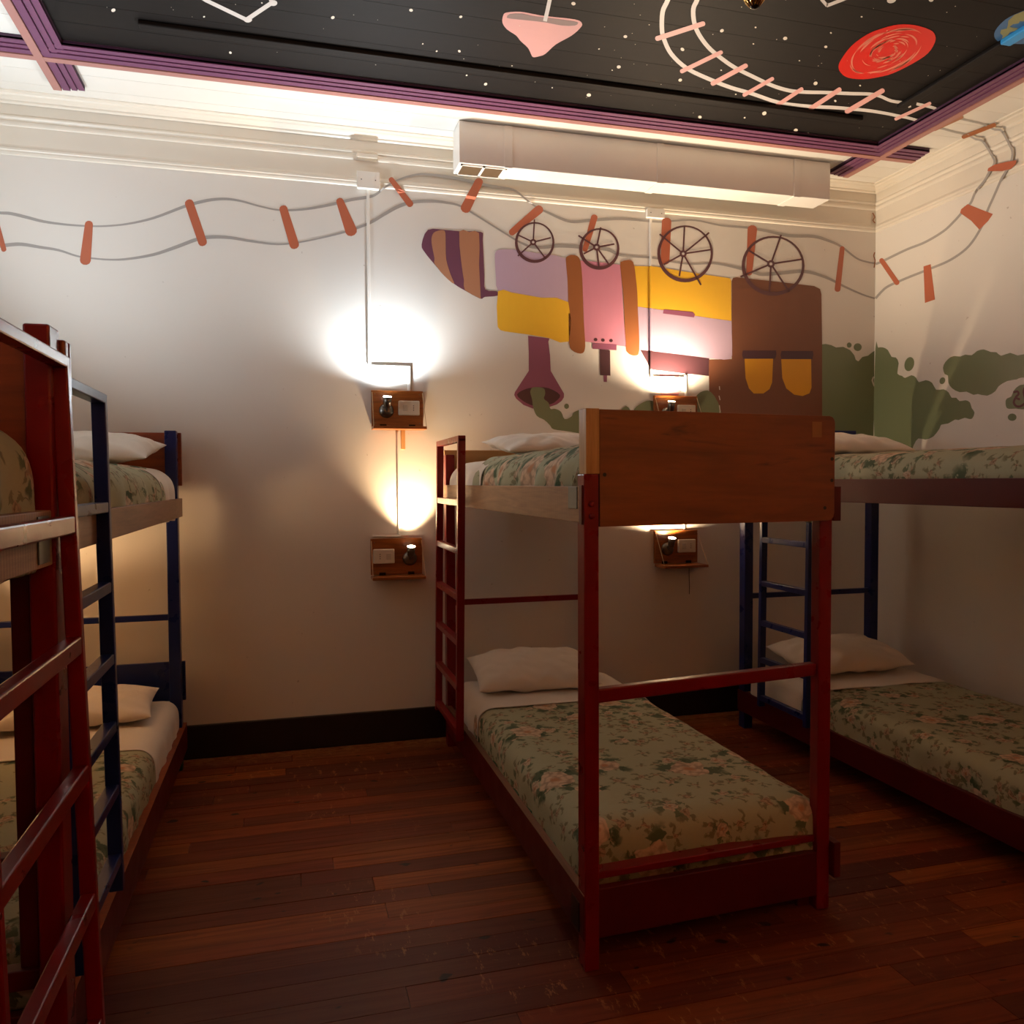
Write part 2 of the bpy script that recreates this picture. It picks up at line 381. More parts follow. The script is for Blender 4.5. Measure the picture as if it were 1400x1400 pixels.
# raised black strips inside the panel
b1 = struct(MB().box((-.56, -.875, ZCEIL-.022), (2.93, -.835, ZCEIL)).build('trim_7', 'black', None, .006), 'raised black strip across the black ceiling panel')
b2 = struct(MB().box((3.0, -1.655, ZCEIL-.022), (3.05, -1.03, ZCEIL)).build('trim_8', 'black', None, .006), 'raised black strip beside the red painted planet')
MB().box((2.998, -2.25, ZCEIL-.024), (3.052, -1.655, ZCEIL)).build('blue_painted_strip', 'c_blue', b2, .006)

# ---------------------------------------------------------------- mural paint on walls and ceiling
def smooth(pts, k=4, closed=True):
    P = [Vector((p[0], p[1], 0)) for p in pts]; n = len(P); out = []
    rng = range(n) if closed else range(n-1)
    for i in rng:
        p0, p1, p2, p3 = (P[(i-1) % n], P[i], P[(i+1) % n], P[(i+2) % n]) if closed else (P[max(i-1, 0)], P[i], P[i+1], P[min(i+2, n-1)])
        for j in range(k):
            t = j/k
            q = .5*((2*p1)+(-p0+p2)*t+(2*p0-5*p1+4*p2-p3)*t*t+(-p0+3*p1-3*p2+p3)*t**3)
            out.append((q.x, q.y))
    if not closed: out.append((P[-1].x, P[-1].y))
    return out
def on_back(lay):
    def f(px, py):
        z = at(px, py, 'y', 0).z
        d = .0007+.0003*lay + (.0145 if z > 3.055 else 0)
        return at(px, py, 'y', -d)
    return f
def on_right(lay):
    def f(px, py):
        p = at(px, py, 'x', XR)
        d_ = _F + _R*(px-700)/FPX - _U*(py-700)/FPX
        ax_, az_, bx_, bz_ = XR-.090, 3.347, XR-.030, 3.298
        nx_, nz_ = (az_-bz_), -(ax_-bx_)
        q = CAM + d_*((nx_*(ax_-CAM.x)+nz_*(az_-CAM.z))/(nx_*d_.x+nz_*d_.z))
        if 3.298 <= q.z <= 3.347: return q - d_*(.0006*lay)
        if p.z > 3.335 or py < 256-(px-1197)*.534+2:
            q = at(px, py, 'z', ZCEIL-.0012-.0006*lay)
            return q
        d = .0007+.0003*lay + (.0165 if p.z > 3.055 else 0)
        return at(px, py, 'x', XR-d)
    return f
def on_ceil(lay): return lambda px, py: at(px, py, 'z', ZCEIL-.0012-.0006*lay)
def shape(pts, fn, mat, name, parent, k=4, label=None, kind=None):
    pts = smooth(pts, k) if k > 1 else pts
    o = MB().poly([fn(*p) for p in pts]).build(name, mat, parent)
    return tag(o, label, None, None, kind)
def line(pts, wd, fn, k=4, mb=None, wfun=None):
    pts = smooth(pts, k, False) if k > 1 else pts
    L, Rr = [], []
    for i, p in enumerate(pts):
        a, b = pts[max(i-1, 0)], pts[min(i+1, len(pts)-1)]
        d = Vector((b[0]-a[0], b[1]-a[1])); d.normalize(); h = (wfun(i/(len(pts)-1)) if wfun else wd)/2
        L.append(fn(p[0]-d.y*h, p[1]+d.x*h)); Rr.append(fn(p[0]+d.y*h, p[1]-d.x*h))
    mb = mb or MB(); mb.strip(L, Rr); return mb
def capsule(x1, y1, x2, y2, w1, w2=None, n=5):
    w2 = w2 or w1; d = Vector((x2-x1, y2-y1)); L = d.length; d.normalize(); nx, ny = -d.y, d.x; out = []
    for i in range(n+1):
        t = math.pi*(i/n); c, s_ = math.cos(t), math.sin(t)
        out.append((x1+d.x*w1*.4-d.x*s_*w1*.42+nx*c*w1/2, y1+d.y*w1*.4-d.y*s_*w1*.42+ny*c*w1/2))
    for i in range(n+1):
        t = math.pi*(i/n); c, s_ = math.cos(t), math.sin(t)
        out.append((x2-d.x*w2*.4+d.x*s_*w2*.42-nx*c*w2/2, y2-d.y*w2*.4+d.y*s_*w2*.42-ny*c*w2/2))
    # subdivide the long sides a little so the paint follows the cornice
    res = []
    for i, p in enumerate(out):
        q = out[(i+1) % len(out)]; res.append(p); dist = math.hypot(q[0]-p[0], q[1]-p[1])
        if dist > 8:
            m = int(dist/4); res += [(p[0]+(q[0]-p[0])*j/m, p[1]+(q[1]-p[1])*j/m) for j in range(1, m)]
    return res
def ell(cx, cy, rx, ry, rot=0, n=24):
    c, s_ = math.cos(rot), math.sin(rot)
    return [(cx+rx*math.cos(t)*c-ry*math.sin(t)*s_, cy+rx*math.cos(t)*s_+ry*math.sin(t)*c) for t in [2*math.pi*i/n for i in range(n)]]
def dense(pts, fn, mat, name, parent):
    """tie painted across the moulded cornice: split into thin cross strips that follow the relief"""
    return shape(pts, fn, mat, name, parent, 1)

# --- railway track on the back wall
up = [(-30, 288), (0, 291), (15, 292), (40, 298), (60, 303), (90, 307), (120, 309), (145, 309), (175, 306), (210, 298), (250, 283), (270, 277), (290, 273), (310, 272), (330, 275), (355, 282), (380, 287), (405, 287), (430, 284), (455, 279), (480, 273), (505, 269), (515, 265), (525, 257), (540, 248), (555, 242), (575, 238), (600, 240), (620, 243), (640, 247), (665, 253), (690, 257), (705, 261), (722, 275), (735, 284), (750, 291), (770, 300), (785, 303), (810, 301), (850, 299), (900, 303), (920, 302), (950, 301), (985, 308), (1020, 311), (1050, 316), (1078, 322), (1111, 323), (1130, 328), (1150, 337), (1171, 353), (1185, 358), (1196, 360)]
lo = [(-30, 340), (10, 335), (30, 334), (55, 338), (80, 342), (105, 350), (125, 353), (150, 355), (175, 354), (210, 348), (240, 338), (270, 327), (290, 324), (315, 325), (345, 330), (380, 334), (410, 331), (440, 325), (475, 316), (505, 305), (525, 293), (545, 282), (565, 276), (590, 275), (610, 277), (630, 282), (660, 300), (700, 325), (715, 333), (728, 338), (745, 338), (765, 336), (800, 338), (830, 341), (850, 349), (890, 352), (920, 358), (945, 361), (975, 360), (1000, 364), (1030, 372), (1043, 375), (1070, 373), (1100, 371), (1129, 379), (1155, 392), (1180, 403), (1196, 408)]
track = tag(line(up, 3.4, on_back(0), 4, None, lambda t: 3.3+1.0*math.sin(37*t)).build('painted_track', 'p_grey', wall_back), 'grey painted wavy railway track running the length of the back wall')
line(lo, 3.6, on_back(0), 4, None, lambda t: 3.6+1.4*math.sin(29*t+1)).build('painted_rail', 'p_grey', track)
for c in ((-6, 300, 6, 344, 7), (122, 302, 116, 362, 11, 15), (257, 273, 278.6, 336, 12), (386, 281, 404, 340, 11, 13), (463, 271, 482.5, 322, 10, 16), (533, 243, 563, 282, 7, 9), (657, 244, 634, 290, 11, 14), (741, 283, 697, 320, 12, 9), (813.6, 293.5, 799, 344, 9, 7), (911.6, 297.6, 909, 361.7, 13, 12), (1029, 308, 1024, 376.6, 13, 8), (1151.8, 336.8, 1144.7, 398.9, 6.5, 8)):
    shape(capsule(*c), on_back(1), 'p_tie', 'painted_tie', track, 1)
# --- the train
def z7(x, y, ox, oy, s): return (ox+x/s, oy+y/s)
def zz(pts, ox, oy, s): return [z7(x, y, ox, oy, s) for x, y in pts]
B = on_back
nose = shape(zz([(245, 170), (410, 170), (545, 182), (755, 190), (770, 270), (785, 600), (795, 740), (905, 758), (912, 800), (790, 812), (745, 828), (590, 745), (500, 690), (400, 605), (300, 490), (215, 385), (185, 310)], 550, 290, 7), B(1), 'p_plum', 'painted_cow_catcher', wall_back, 3, 'plum and tan striped front of the painted train')
shape(zz([(290, 215), (330, 182), (405, 178), (415, 280), (420, 450), (460, 590), (497, 688), (400, 608), (310, 495), (308, 440), (280, 290)], 550, 290, 7), B(2), 'p_tan', 'painted_stripe', nose, 3)
shape(zz([(545, 183), (640, 192), (735, 200), (735, 500), (750, 795), (738, 822), (600, 746), (590, 650), (565, 480)], 550, 290, 7), B(2), 'p_tan', 'painted_stripe', nose, 2)
train = shape([(676.5, 352), (678, 344), (684, 341), (700, 341), (715, 343), (740, 347), (775, 354), (776, 380), (777, 413), (740, 407), (700, 400), (681, 398), (678, 380)], B(1), 'p_lav', 'painted_train', wall_back, 2, 'upside-down painted steam train with lavender, yellow, pink and brown body')
def tr(pts, lay, mat, nm, k=2): return shape(pts, B(lay), mat, nm, train, k)
tr([(681, 398), (700, 400), (740, 407), (777, 413), (777.5, 467), (750, 462), (720, 457), (690, 453), (682, 449), (680, 440)], 2, 'p_yel', 'painted_boiler_panel', 2)
tr([(793, 356), (815, 358), (848, 362), (851, 400), (853, 440), (856, 474), (835, 471), (799, 467), (798, 430), (796, 380)], 1, 'p_pink', 'painted_boiler_panel', 1)
tr([(866, 363.6), (897, 364.5), (934, 371), (971.4, 376.6), (997.4, 380.3), (999.6, 384), (1000, 438.8), (971.4, 435), (943.6, 430.8), (906.4, 424), (870, 419)], 1, 'p_yel', 'painted_boiler_panel', 1)
tr([(870, 419), (906.4, 424), (943.6, 430.8), (971.4, 435), (1000, 438.8), (1001, 470), (1001, 486), (998, 491), (990, 491.7), (969.6, 489.8), (934, 485), (897, 480.6), (873, 478)], 2, 'p_lav', 'painted_boiler_panel', 1)
tr([(875, 478), (897, 480), (934, 484), (969.6, 489), (969, 514), (934, 510.5), (890.6, 505.6)], 1, 'p_dark', 'painted_underframe', 1)
tr([(907.4, 423), (947, 426.7), (950, 430), (949, 434), (906.4, 428.6)], 3, 'p_chim', 'painted_bar', 1)
tr([(901.8, 508.4), (928.6, 511), (928.6, 531.4), (931.8, 535.7), (928.6, 537), (926.4, 544), (904, 543), (902.3, 535.2), (899.6, 533), (902.3, 530.4)], 1, 'p_rose', 'painted_bell', 1)
tr([(773.6, 356), (775, 351), (781, 348.6), (789, 350), (793.6, 357), (796, 380), (797, 408.6), (798, 437), (800, 466), (799.7, 477), (797, 482.5), (790, 483), (781, 478), (778, 468.6), (777.4, 440), (776.5, 401), (775.7, 380)], 2, 'p_brown', 'painted_band')
tr([(848, 363), (850, 357.5), (858.6, 355.7), (865.7, 358.6), (868.6, 373), (871.4, 401), (872, 423), (873.6, 451), (874, 480), (870.7, 486), (863.6, 485.7), (857, 481), (855.7, 468.6), (854, 440), (852, 400)], 3, 'p_brown', 'painted_band')
cab = tr([(1000.5, 384), (1002, 380), (1007, 379), (1070, 386), (1113, 391), (1121, 395), (1123, 402), (1124, 470), (1124, 566.7), (1124, 612), (972, 612), (970, 562.7), (969, 492), (1000.5, 491)], 1, 'p_cab', 'painted_cab', 1)
tr([(1018, 490), (1057, 490), (1055.6, 522.9), (1052, 532), (1043.6, 538), (1030.6, 538), (1024, 531), (1019.4, 517)], 2, 'p_win', 'painted_window', 1)
tr([(1068, 490), (1109, 490), (1109.5, 530), (1106.7, 537.7), (1097.4, 541.4), (1086, 539.6), (1075, 531), (1069.6, 517)], 2, 'p_win', 'painted_window', 1)
tr([(1015.5, 479.2), (1061, 479.2), (1061.5, 485), (1060, 490.4), (1016, 490.6), (1014.5, 485)], 3, 'p_shade', 'painted_window_shade', 1)
tr([(1068.5, 479.8), (1111.5, 479.8), (1112, 485), (1111, 491), (1068, 491), (1067.2, 485)], 3, 'p_shade', 'painted_window_shade', 1)
ch = tr([(722, 459), (751.4, 462.6), (749.7, 467), (752, 485.7), (752.9, 507), (771, 538), (771, 543), (768, 548), (761.4, 552.9), (747, 557.9), (728.6, 558.6), (715.7, 553.6), (705.7, 545), (703, 540), (704, 536), (722.9, 507), (723, 483)], 0, 'p_chim', 'painted_chimney', 1)
tr([(706.9, 539.3), (718.6, 532), (733, 529.7), (750, 530.7), (765.7, 540), (760, 548.6), (751.4, 552.9), (731.4, 555), (715.7, 548.6)], 1, 'p_dark', 'painted_chimney_mouth', 3)
tr([(810, 469), (843, 470.7), (842.9, 478.9), (810, 476.9)], 2, 'p_chim', 'painted_valve', 1)
tr([(820, 477.5), (834, 479), (834.6, 513.6), (820.4, 513)], 3, 'p_dark', 'painted_valve', 1)
tr([(825, 512.5), (830, 513), (829.7, 522.4), (825.3, 522)], 2, 'p_chim', 'painted_valve', 1)
for x, y in ((814.3, 464.3), (824.3, 465), (835.4, 465.7)): tr(ell(x, y, 2.6, 2.3, 0, 10), 2, 'p_dark', 'painted_dot', 1)
tr([(957, 550), (970, 549.6), (971, 563), (963.4, 562.5)], 0, 'p_red', 'painted_bar', 1)
def wheel(cx, cy, rx, ry, hub, spokes, th):
    m = MB(); n = 40; fn = B(4); L, Rr = [], []
    for i in range(n+1):
        t = 2*math.pi*i/n; k = th*(1+.35*math.sin(t-.4))
        L.append(fn(cx+rx*math.cos(t), cy+ry*math.sin(t))); Rr.append(fn(cx+(rx-k)*math.cos(t), cy+(ry-k)*math.sin(t)))
    m.strip(L, Rr)
    wo = m.build('painted_wheel', 'p_wheel', train)
    m = MB()
    for s_ in spokes: line([hub, s_], th*.62, fn, 1, m)
    H1, H2 = [], []
    for i in range(17):
        t = 2*math.pi*i/16; H1.append(B(5)(hub[0]+th*1.35*math.cos(t), hub[1]+th*1.35*math.sin(t))); H2.append(B(5)(hub[0]+th*.5*math.cos(t), hub[1]+th*.5*math.sin(t)))
    m.strip(H1, H2)
    m.build('painted_spokes', 'p_wheel', train)
    shape(ell(hub[0], hub[1], th*.55, th*.55, 0, 10), B(7), 'c_white', 'painted_hub', train, 1)
wheel(731, 331.5, 27, 28, (729, 331), [(730.7, 300), (708.6, 321.4), (753, 325), (708, 350), (746.4, 354)], 3.2)
wheel(819.4, 340.3, 27.5, 28.5, (815.7, 337.9), [(821.4, 310.7), (790.7, 322), (840, 333.6), (797.9, 347), (819, 365.7), (833.6, 363)], 3.6)
wheel(936.7, 347, 38, 39, (934, 346.9), [(935.8, 309.7), (969.6, 318), (971.4, 341.3), (901.8, 320), (907.4, 361.7), (928.7, 377.5), (958.4, 389.6)], 3.6)
wheel(1057, 363.4, 43, 41, (1054, 360.8), [(1068, 320.9), (1096.8, 354.3), (1023.4, 342.2), (1012.3, 378.4), (1052, 399.8), (1079, 398.9)], 3.9)
m = MB()
for s_ in ([(983.5, 528), (984, 533)], [(983, 541), (984.5, 547)], [(983.5, 554), (984.5, 562), (984, 566)]): line(s_, 1.2, B(6), 1, m)
m.build('paint_scratch', 'c_white', train)
m = MB()
for s_ in ([(1193, 291), (1196, 297), (1193.5, 301), (1196.5, 305)], [(1196, 345), (1194.5, 350), (1196.5, 356), (1195, 366)]): line(s_, 1.5, B(3), 2, m)
m.build('plaster_crack', 'p_brown', wall_back)
m = MB()
for s_ in ([(1195, 515), (1192.5, 520), (1195.5, 528)], ): line(s_, 2, B(3), 2, m)
m.build('paint_chip', 'wall', wall_back)
# --- smoke
smoke = shape([(725.7, 532.9), (728, 530), (735.7, 529.3), (744, 531.4), (745.4, 538.6), (743.6, 545), (750, 550.7), (752.6, 559), (758.6, 558.9), (767, 562.9), (772, 573), (781.4, 569.3), (784, 564), (795.7, 559.3), (804, 561), (812, 572), (824, 568), (836, 574), (843, 566), (856, 555), (864, 563), (870, 556), (884, 548), (896, 550), (905, 562), (930, 562), (946, 548), (958, 536), (972, 536), (985, 560), (985, 600), (900, 606), (803, 594), (778.6, 590), (757, 587), (752, 581.4), (744, 574), (734, 568.6), (729, 557), (727.4, 545.7), (725, 537)], B(2), 'p_smoke', 'painted_smoke', wall_back, 3, 'green painted smoke pouring from the upside-down chimney')
shape(ell(774.6, 555.4, 3.3, 3.6), B(1), 'p_smoke', 'painted_puff', smoke, 1)
cl1 = shape([(1122, 471), (1129, 470.3), (1136.4, 471.8), (1143, 475), (1153, 474.2), (1162.4, 478.7), (1168, 485.7), (1170, 492), (1173.6, 494), (1179, 488), (1186.6, 486.3), (1192, 482), (1196.4, 479), (1196.4, 550), (1196, 632), (1122, 632)], B(0), 'p_smoke', 'painted_smoke', wall_back, 1, 'green painted smoke cloud behind the train beside the room corner')
shape(ell(1161, 471.8, 3.3, 3.6), B(0), 'p_smoke', 'painted_puff', cl1, 1); shape(ell(1172.6, 474.6, 5.5, 5.3), B(0), 'p_smoke', 'painted_puff', cl1, 1)
RW = on_right
cl2 = shape([(1196.8, 477.7), (1200.4, 475.4), (1206.7, 474.9), (1213.8, 478.5), (1219, 487.9), (1224.8, 488.7), (1228.7, 496.6), (1226.8, 510.7), (1233.4, 513.9), (1237.4, 516.7), (1246, 513), (1252.3, 516.2), (1256.2, 522.5), (1265.6, 519.7), (1274.3, 523.3), (1279.8, 532.7), (1290, 532.2), (1297, 536.6), (1301, 543.7), (1307.3, 543.7), (1312, 548.4), (1319.8, 547.2), (1326, 550), (1328.5, 557.9), (1332.4, 564), (1329.3, 572), (1324.6, 572.8), (1319, 571.2), (1310.4, 574.4), (1305.7, 573.6), (1296.3, 579), (1286.9, 580.6), (1284.5, 586), (1275.9, 597), (1264.9, 601), (1255.4, 599.5), (1248.4, 610.5), (1236, 640), (1196.8, 640)], RW(0), 'p_smoke', 'painted_smoke', wall_right, 2, 'large green painted smoke cloud above the pillow in the corner')
for e in ((1243.2, 497.8, 6.5, 9.8, .25), (1288.4, 520.5, 3.8, 4.8, .4)): shape(ell(*e), RW(0), 'p_smoke', 'painted_puff', cl2, 1)
cl3 = shape([(1289.2, 502.9), (1292.4, 495), (1299.4, 488.4), (1305.7, 486.8), (1312.8, 487.5), (1319.8, 484.8), (1328.5, 485.6), (1335.6, 480), (1345, 477.7), (1354.4, 481.2), (1362.3, 481.6), (1368.6, 486.4), (1381, 482.4), (1391.3, 486), (1402, 484), (1430, 486), (1442, 500), (1430, 514), (1396.8, 516.2), (1390.6, 518.6), (1377, 521), (1365.4, 528), (1360.7, 535), (1349.7, 541), (1337, 538.7), (1330.8, 539.8), (1321.4, 535.5), (1312, 536.2), (1301.8, 531), (1296.6, 523.3), (1296, 513.5), (1291.6, 511.5)], RW(0), 'p_smoke', 'painted_smoke', wall_right, 2, 'long green painted smoke cloud at the right edge')
cl4 = shape([(1375.6, 556.3), (1374.8, 548.4), (1377.2, 544.5), (1382.7, 542), (1385.8, 534.3), (1392, 528), (1400, 525.6), (1425, 526), (1440, 540), (1438, 556), (1400, 559.6), (1389, 558.6), (1379.5, 559)], RW(0), 'p_smoke', 'painted_smoke', wall_right, 2, 'small green painted cloud with maroon lettering')
shape(ell(1383.8, 570.4, 6, 5, 0), RW(0), 'p_smoke', 'painted_puff', cl4, 1)
m = MB()
for s_ in ([(1385.5, 536.5), (1391, 535.2), (1392.5, 539), (1388.5, 543.5), (1394.5, 546)], [(1388, 544.5), (1386, 550), (1389, 555), (1395, 555.5), (1402, 551)], [(1401, 530), (1399.5, 536), (1402, 546)]): line(s_, 3, RW(2), 3, m)
m.build('painted_lettering', 'p_letter', cl4)
# --- track over the right wall, cornice and ceiling
ru = [(1197, 361), (1205, 358), (1215, 353), (1240, 341), (1265, 331), (1290, 316), (1305, 302), (1314, 292), (1326.7, 278), (1332, 266), (1337, 258), (1346, 247), (1353.7, 233), (1359, 225), (1359.5, 219), (1357.5, 215), (1353.7, 208), (1346, 196), (1341, 191.7), (1333, 190)]
rl = [(1197, 408), (1205, 399), (1215, 391), (1240, 380), (1270, 368), (1300, 355), (1325, 336), (1343, 308), (1350, 288), (1358, 270), (1365, 254), (1370, 243), (1377, 231.5), (1383, 218.7), (1384, 207), (1379, 195.5), (1373, 184), (1368, 178), (1359, 177)]
t2 = tag(line(ru, 3.2, RW(0), 5).build('painted_track', 'p_grey', wall_right), 'grey painted railway track climbing the right wall to the ceiling')
line(rl, 3.2, RW(0), 5).build('painted_rail', 'p_grey', t2)
shape(capsule(1203.6, 353.6, 1228, 389, 6.5, 7), RW(1), 'p_tie', 'painted_tie', t2, 1)
shape([(1262.6, 364.3), (1272.4, 361.2), (1278.3, 409.5), (1264.5, 414.2)], RW(1), 'p_tie', 'painted_tie', t2, 1)
shape([(1323, 279), (1340, 286), (1357.5, 292.6), (1351, 302), (1339, 314), (1328, 302), (1312.5, 291), (1314, 286)], RW(1), 'p_tie', 'painted_tie', t2, 1)
shape([(1350, 234), (1351, 230), (1360, 225), (1375, 221.5), (1389, 219), (1389, 224), (1382, 231), (1370, 234)], RW(1), 'p_tie', 'painted_tie', t2, 1)
CE = on_ceil
t3 = tag(line([(1333, 190), (1321.5, 184), (1307, 181), (1292, 177), (1276.5, 173.7)], 2.8, RW(0), 3).build('painted_track', 'p_grey', ceiling), 'grey painted railway track across the white ceiling border')
line([(1359, 177), (1345, 170), (1329, 166), (1315, 163), (1300, 160)], 2.8, RW(0), 3).build('painted_rail', 'p_grey', t3)
shape(capsule(1276.5, 178, 1317, 159.6, 4), RW(1), 'p_brown', 'painted_tie', t3, 1); shape(capsule(1315, 188, 1361.5, 170, 5.5), RW(2), 'p_brown', 'painted_tie', t3, 1)
# --- ceiling night sky
t4 = tag(line([(921, -25), (913, 0), (906, 16), (905, 40), (908, 54), (918, 74), (940, 94), (974, 110), (1000, 120), (1028, 128), (1064, 140), (1100, 145), (1140, 147), (1164, 149), (1188.6, 151.4), (1211, 155), (1228.6, 158.6), (1241, 161), (1256, 166), (1252, 171)], 5, CE(0), 4, None, lambda t: 6.5-2.8*t).build('painted_track', 'c_white', ceiling), 'white painted railway track with pink sleepers curving over the black ceiling')
line([(962, -25), (953, 0), (948, 12), (949, 30), (955, 46), (968, 64), (984, 78), (1004, 92), (1032, 106), (1056, 117), (1080, 124), (1104, 126), (1130, 126.5), (1164, 128), (1188.6, 128.6), (1203, 131.4), (1218.6, 138), (1240, 141.4), (1244, 147)], 5, CE(0), 4, None, lambda t: 6.5-2.6*t).build('painted_rail', 'c_white', t4)
line([(1253, 142), (1271, 146), (1281, 150), (1280, 156)], 4, CE(0), 3).build('painted_rail', 'c_white', t4)
for c in ((896, 53.5, 964, 31.5, 6.8), (930, 98.5, 988, 70.5, 5.8), (972, 115.5, 1022, 88.5, 6.4), (1015.5, 131, 1058, 106.5, 5.2), (1061, 145, 1098, 120.5, 5.4), (1106, 150, 1150, 121, 6.2), (1155.5, 154, 1209, 122.5, 6.6), (1223, 163.5, 1273, 140.5, 4.4)):
    shape(capsule(*c), CE(1), 'c_pink', 'painted_tie', t4, 1)
top = shape([(688, 21), (693, 17), (711, 16), (728.6, 19), (745.7, 22), (785.7, 26.4), (795.7, 32), (793, 38.6), (781, 49), (760, 60.7), (745.7, 73.6), (737, 77), (728.6, 78), (725, 71.4), (721.4, 65), (711.4, 55.7), (705.7, 48.6), (693, 40), (687, 31)], CE(0), 'c_pink', 'painted_spinning_top', ceiling, 3, 'pink painted cone shape hanging on a pale string on the black ceiling')
shape([(693, 23.6), (697, 19.3), (714, 18.6), (728.6, 22), (745.7, 24), (785.7, 29.3), (790, 32), (785.7, 35), (768.6, 35), (745.7, 30.7), (721.4, 27.9), (697, 25.4)], CE(1), 'c_grey', 'painted_opening', top, 2)
line([(755, -25), (752, -2), (745, 29)], 5.4, CE(2), 2).build('painted_string', 'c_white', top)
con = MB()
for a, b, ww in (((240, -25), (280.7, 0), 5), ((280.7, 0), (337, 27), 5.2), ((337, 27), (371.4, 4), 6), ((371.4, 4), (366, -14), 5)): line([a, b], ww, CE(0), 1, con)
con = con.build('painted_constellation', 'c_white', ceiling); con['label'] = 'white painted zigzag constellation lines at the top left of the black ceiling'
for e in ((339, 27, 5.6, 3.8), (373.5, 4.2, 5.6, 4)): shape(ell(*e), CE(1), 'c_white', 'painted_star', con, 1)
con2 = MB()
for a, b in (((1110, -20), (1124, 0)), ((1123, -1), (1131, 8)), ((1130, 8), (1151, 0)), ((1151, 0), (1185, -14))): line([a, b], 4.6, CE(0), 1, con2)
con2 = con2.build('painted_constellation', 'c_white', ceiling); con2['label'] = 'white painted constellation corner near the chandelier'
shape(ell(1219, 0, 6.5, 4.2, -.3), CE(0), 'c_white', 'painted_star', con2, 1); shape(ell(1273, -.5, 3.4, 3), CE(0), 'c_white', 'painted_star', con2, 1)
pl = shape([(1146.4, 91.4), (1150, 81.4), (1164, 62.9), (1185.7, 47), (1207, 38.6), (1228.6, 33.6), (1250, 34.3), (1271.4, 40.7), (1278.6, 48.6), (1277.9, 58.6), (1268.6, 72.9), (1250, 85.7), (1221.4, 100), (1200, 105.7), (1180, 108.3), (1160, 106.4), (1150, 100)], CE(0), 'c_planet', 'painted_planet', ceiling, 3, 'red painted swirling planet on the black ceiling')
rs = random.Random(4); m = MB()
for i in range(64):
    k = rs.uniform(.18, .9); t0 = rs.uniform(0, 6.28); dt = rs.uniform(.3, 1.1)
    arc = []
    for j in range(9):
        t = t0+dt*j/8; kk = k+.05*j/8
        x, y_ = 60*kk*math.cos(t), 29*kk*math.sin(t); c, s_ = math.cos(-.42), math.sin(-.42)
        arc.append((1212.5+x*c-y_*s_, 71+x*s_+y_*c))
    line(arc, rs.uniform(.9, 2.2), CE(1), 1, m, lambda t, w_=rs.uniform(1.0, 2.3): .2+w_*math.sin(math.pi*t))
tag(m.build('painted_swirl', 'c_swirl', pl), None, None, None, 'stuff')
ea = shape([(1359.3, 46), (1363.6, 37.5), (1374.3, 26.8), (1387, 19.8), (1400, 14.5), (1420, 6), (1450, 2), (1475, 6), (1484, 18), (1476, 34), (1455, 48), (1425, 57), (1400, 60), (1389, 60), (1372, 60), (1365, 57), (1360.4, 52.5)], CE(0), 'c_earth', 'painted_planet', ceiling, 2, 'blue and olive painted earth-like planet cut by the right edge')
shape([(1378.6, 28.4), (1387, 20.4), (1400, 15), (1420, 12), (1420, 30), (1394.6, 29), (1392.5, 32), (1385, 33), (1380, 37), (1391.4, 38.6), (1390, 41.8), (1380.7, 44), (1376.4, 50.4), (1368.5, 56.4), (1371, 48.8), (1367.3, 45.5), (1369, 40.7), (1376.4, 39), (1378, 34.3)], CE(1), 'c_land', 'painted_land', ea, 1)
rs = random.Random(8); m = MB()
big = [(155, 14, 3), (315, 72, 2), (455, 24, 2.6), (562, 14, 2.6), (597, 70, 1.4), (630, 23, 2.2), (628, 70, 2), (664, 115, 2.4), (784, 5, 3), (855, 50, 2.6), (846, 91.5, 2.8), (805, 130, 3), (819, 67, 1.2), (837, 96, 1), (578, 60, 1.2), (638, 103, 1.3), (987, 42, 2.8), (1073.5, 52.5, 3), (1129, 64, 2.2), (1136, 45, 1.4), (1033, 37.5, 1.3), (1115, 114, 3), (930, 109.5, 2.6), (933, 67.5, 2.8), (1045, 155, 3.2), (957, 160, 2.5), (1088, 178, 2.8), (986, 96, 1.2), (1006, 129, 1.2), (1030, 60, 1.2), (1093, 83, 1.1), (1176, 117, 1.4), (1142, 138, 1.8), (430, -2, 2), (242, -4, 2.5), (279, 23, 1.4), (358, 4, 1.2), (1178, 23, 1.4), (1018, 161, 1.4), (1105, 182, 1.2), (755, 120, 1), (700, 90, 1), (560, 78, 1)]
for x, y_, r in big: m.poly([CE(0)(*q) for q in ell(x, y_, r, r*.8, rs.uniform(-.6, .6), 9)])
for i in range(420):
    p = Vector((rs.uniform(BX0+.1, BX1-.1), rs.uniform(BY0+.1, BY1-.05), ZCEIL-.0014)); r = rs.choice((.0014, .0018, .0025)) if p.y > -1.9 else rs.choice((.002, .004, .009))
    m.poly([p+Vector((r*math.cos(t), r*math.sin(t), 0)) for t in [i*math.pi/3 for i in range(6)]])
tag(m.build('painted_stars', 'star', ceiling), None, None, None, 'stuff')

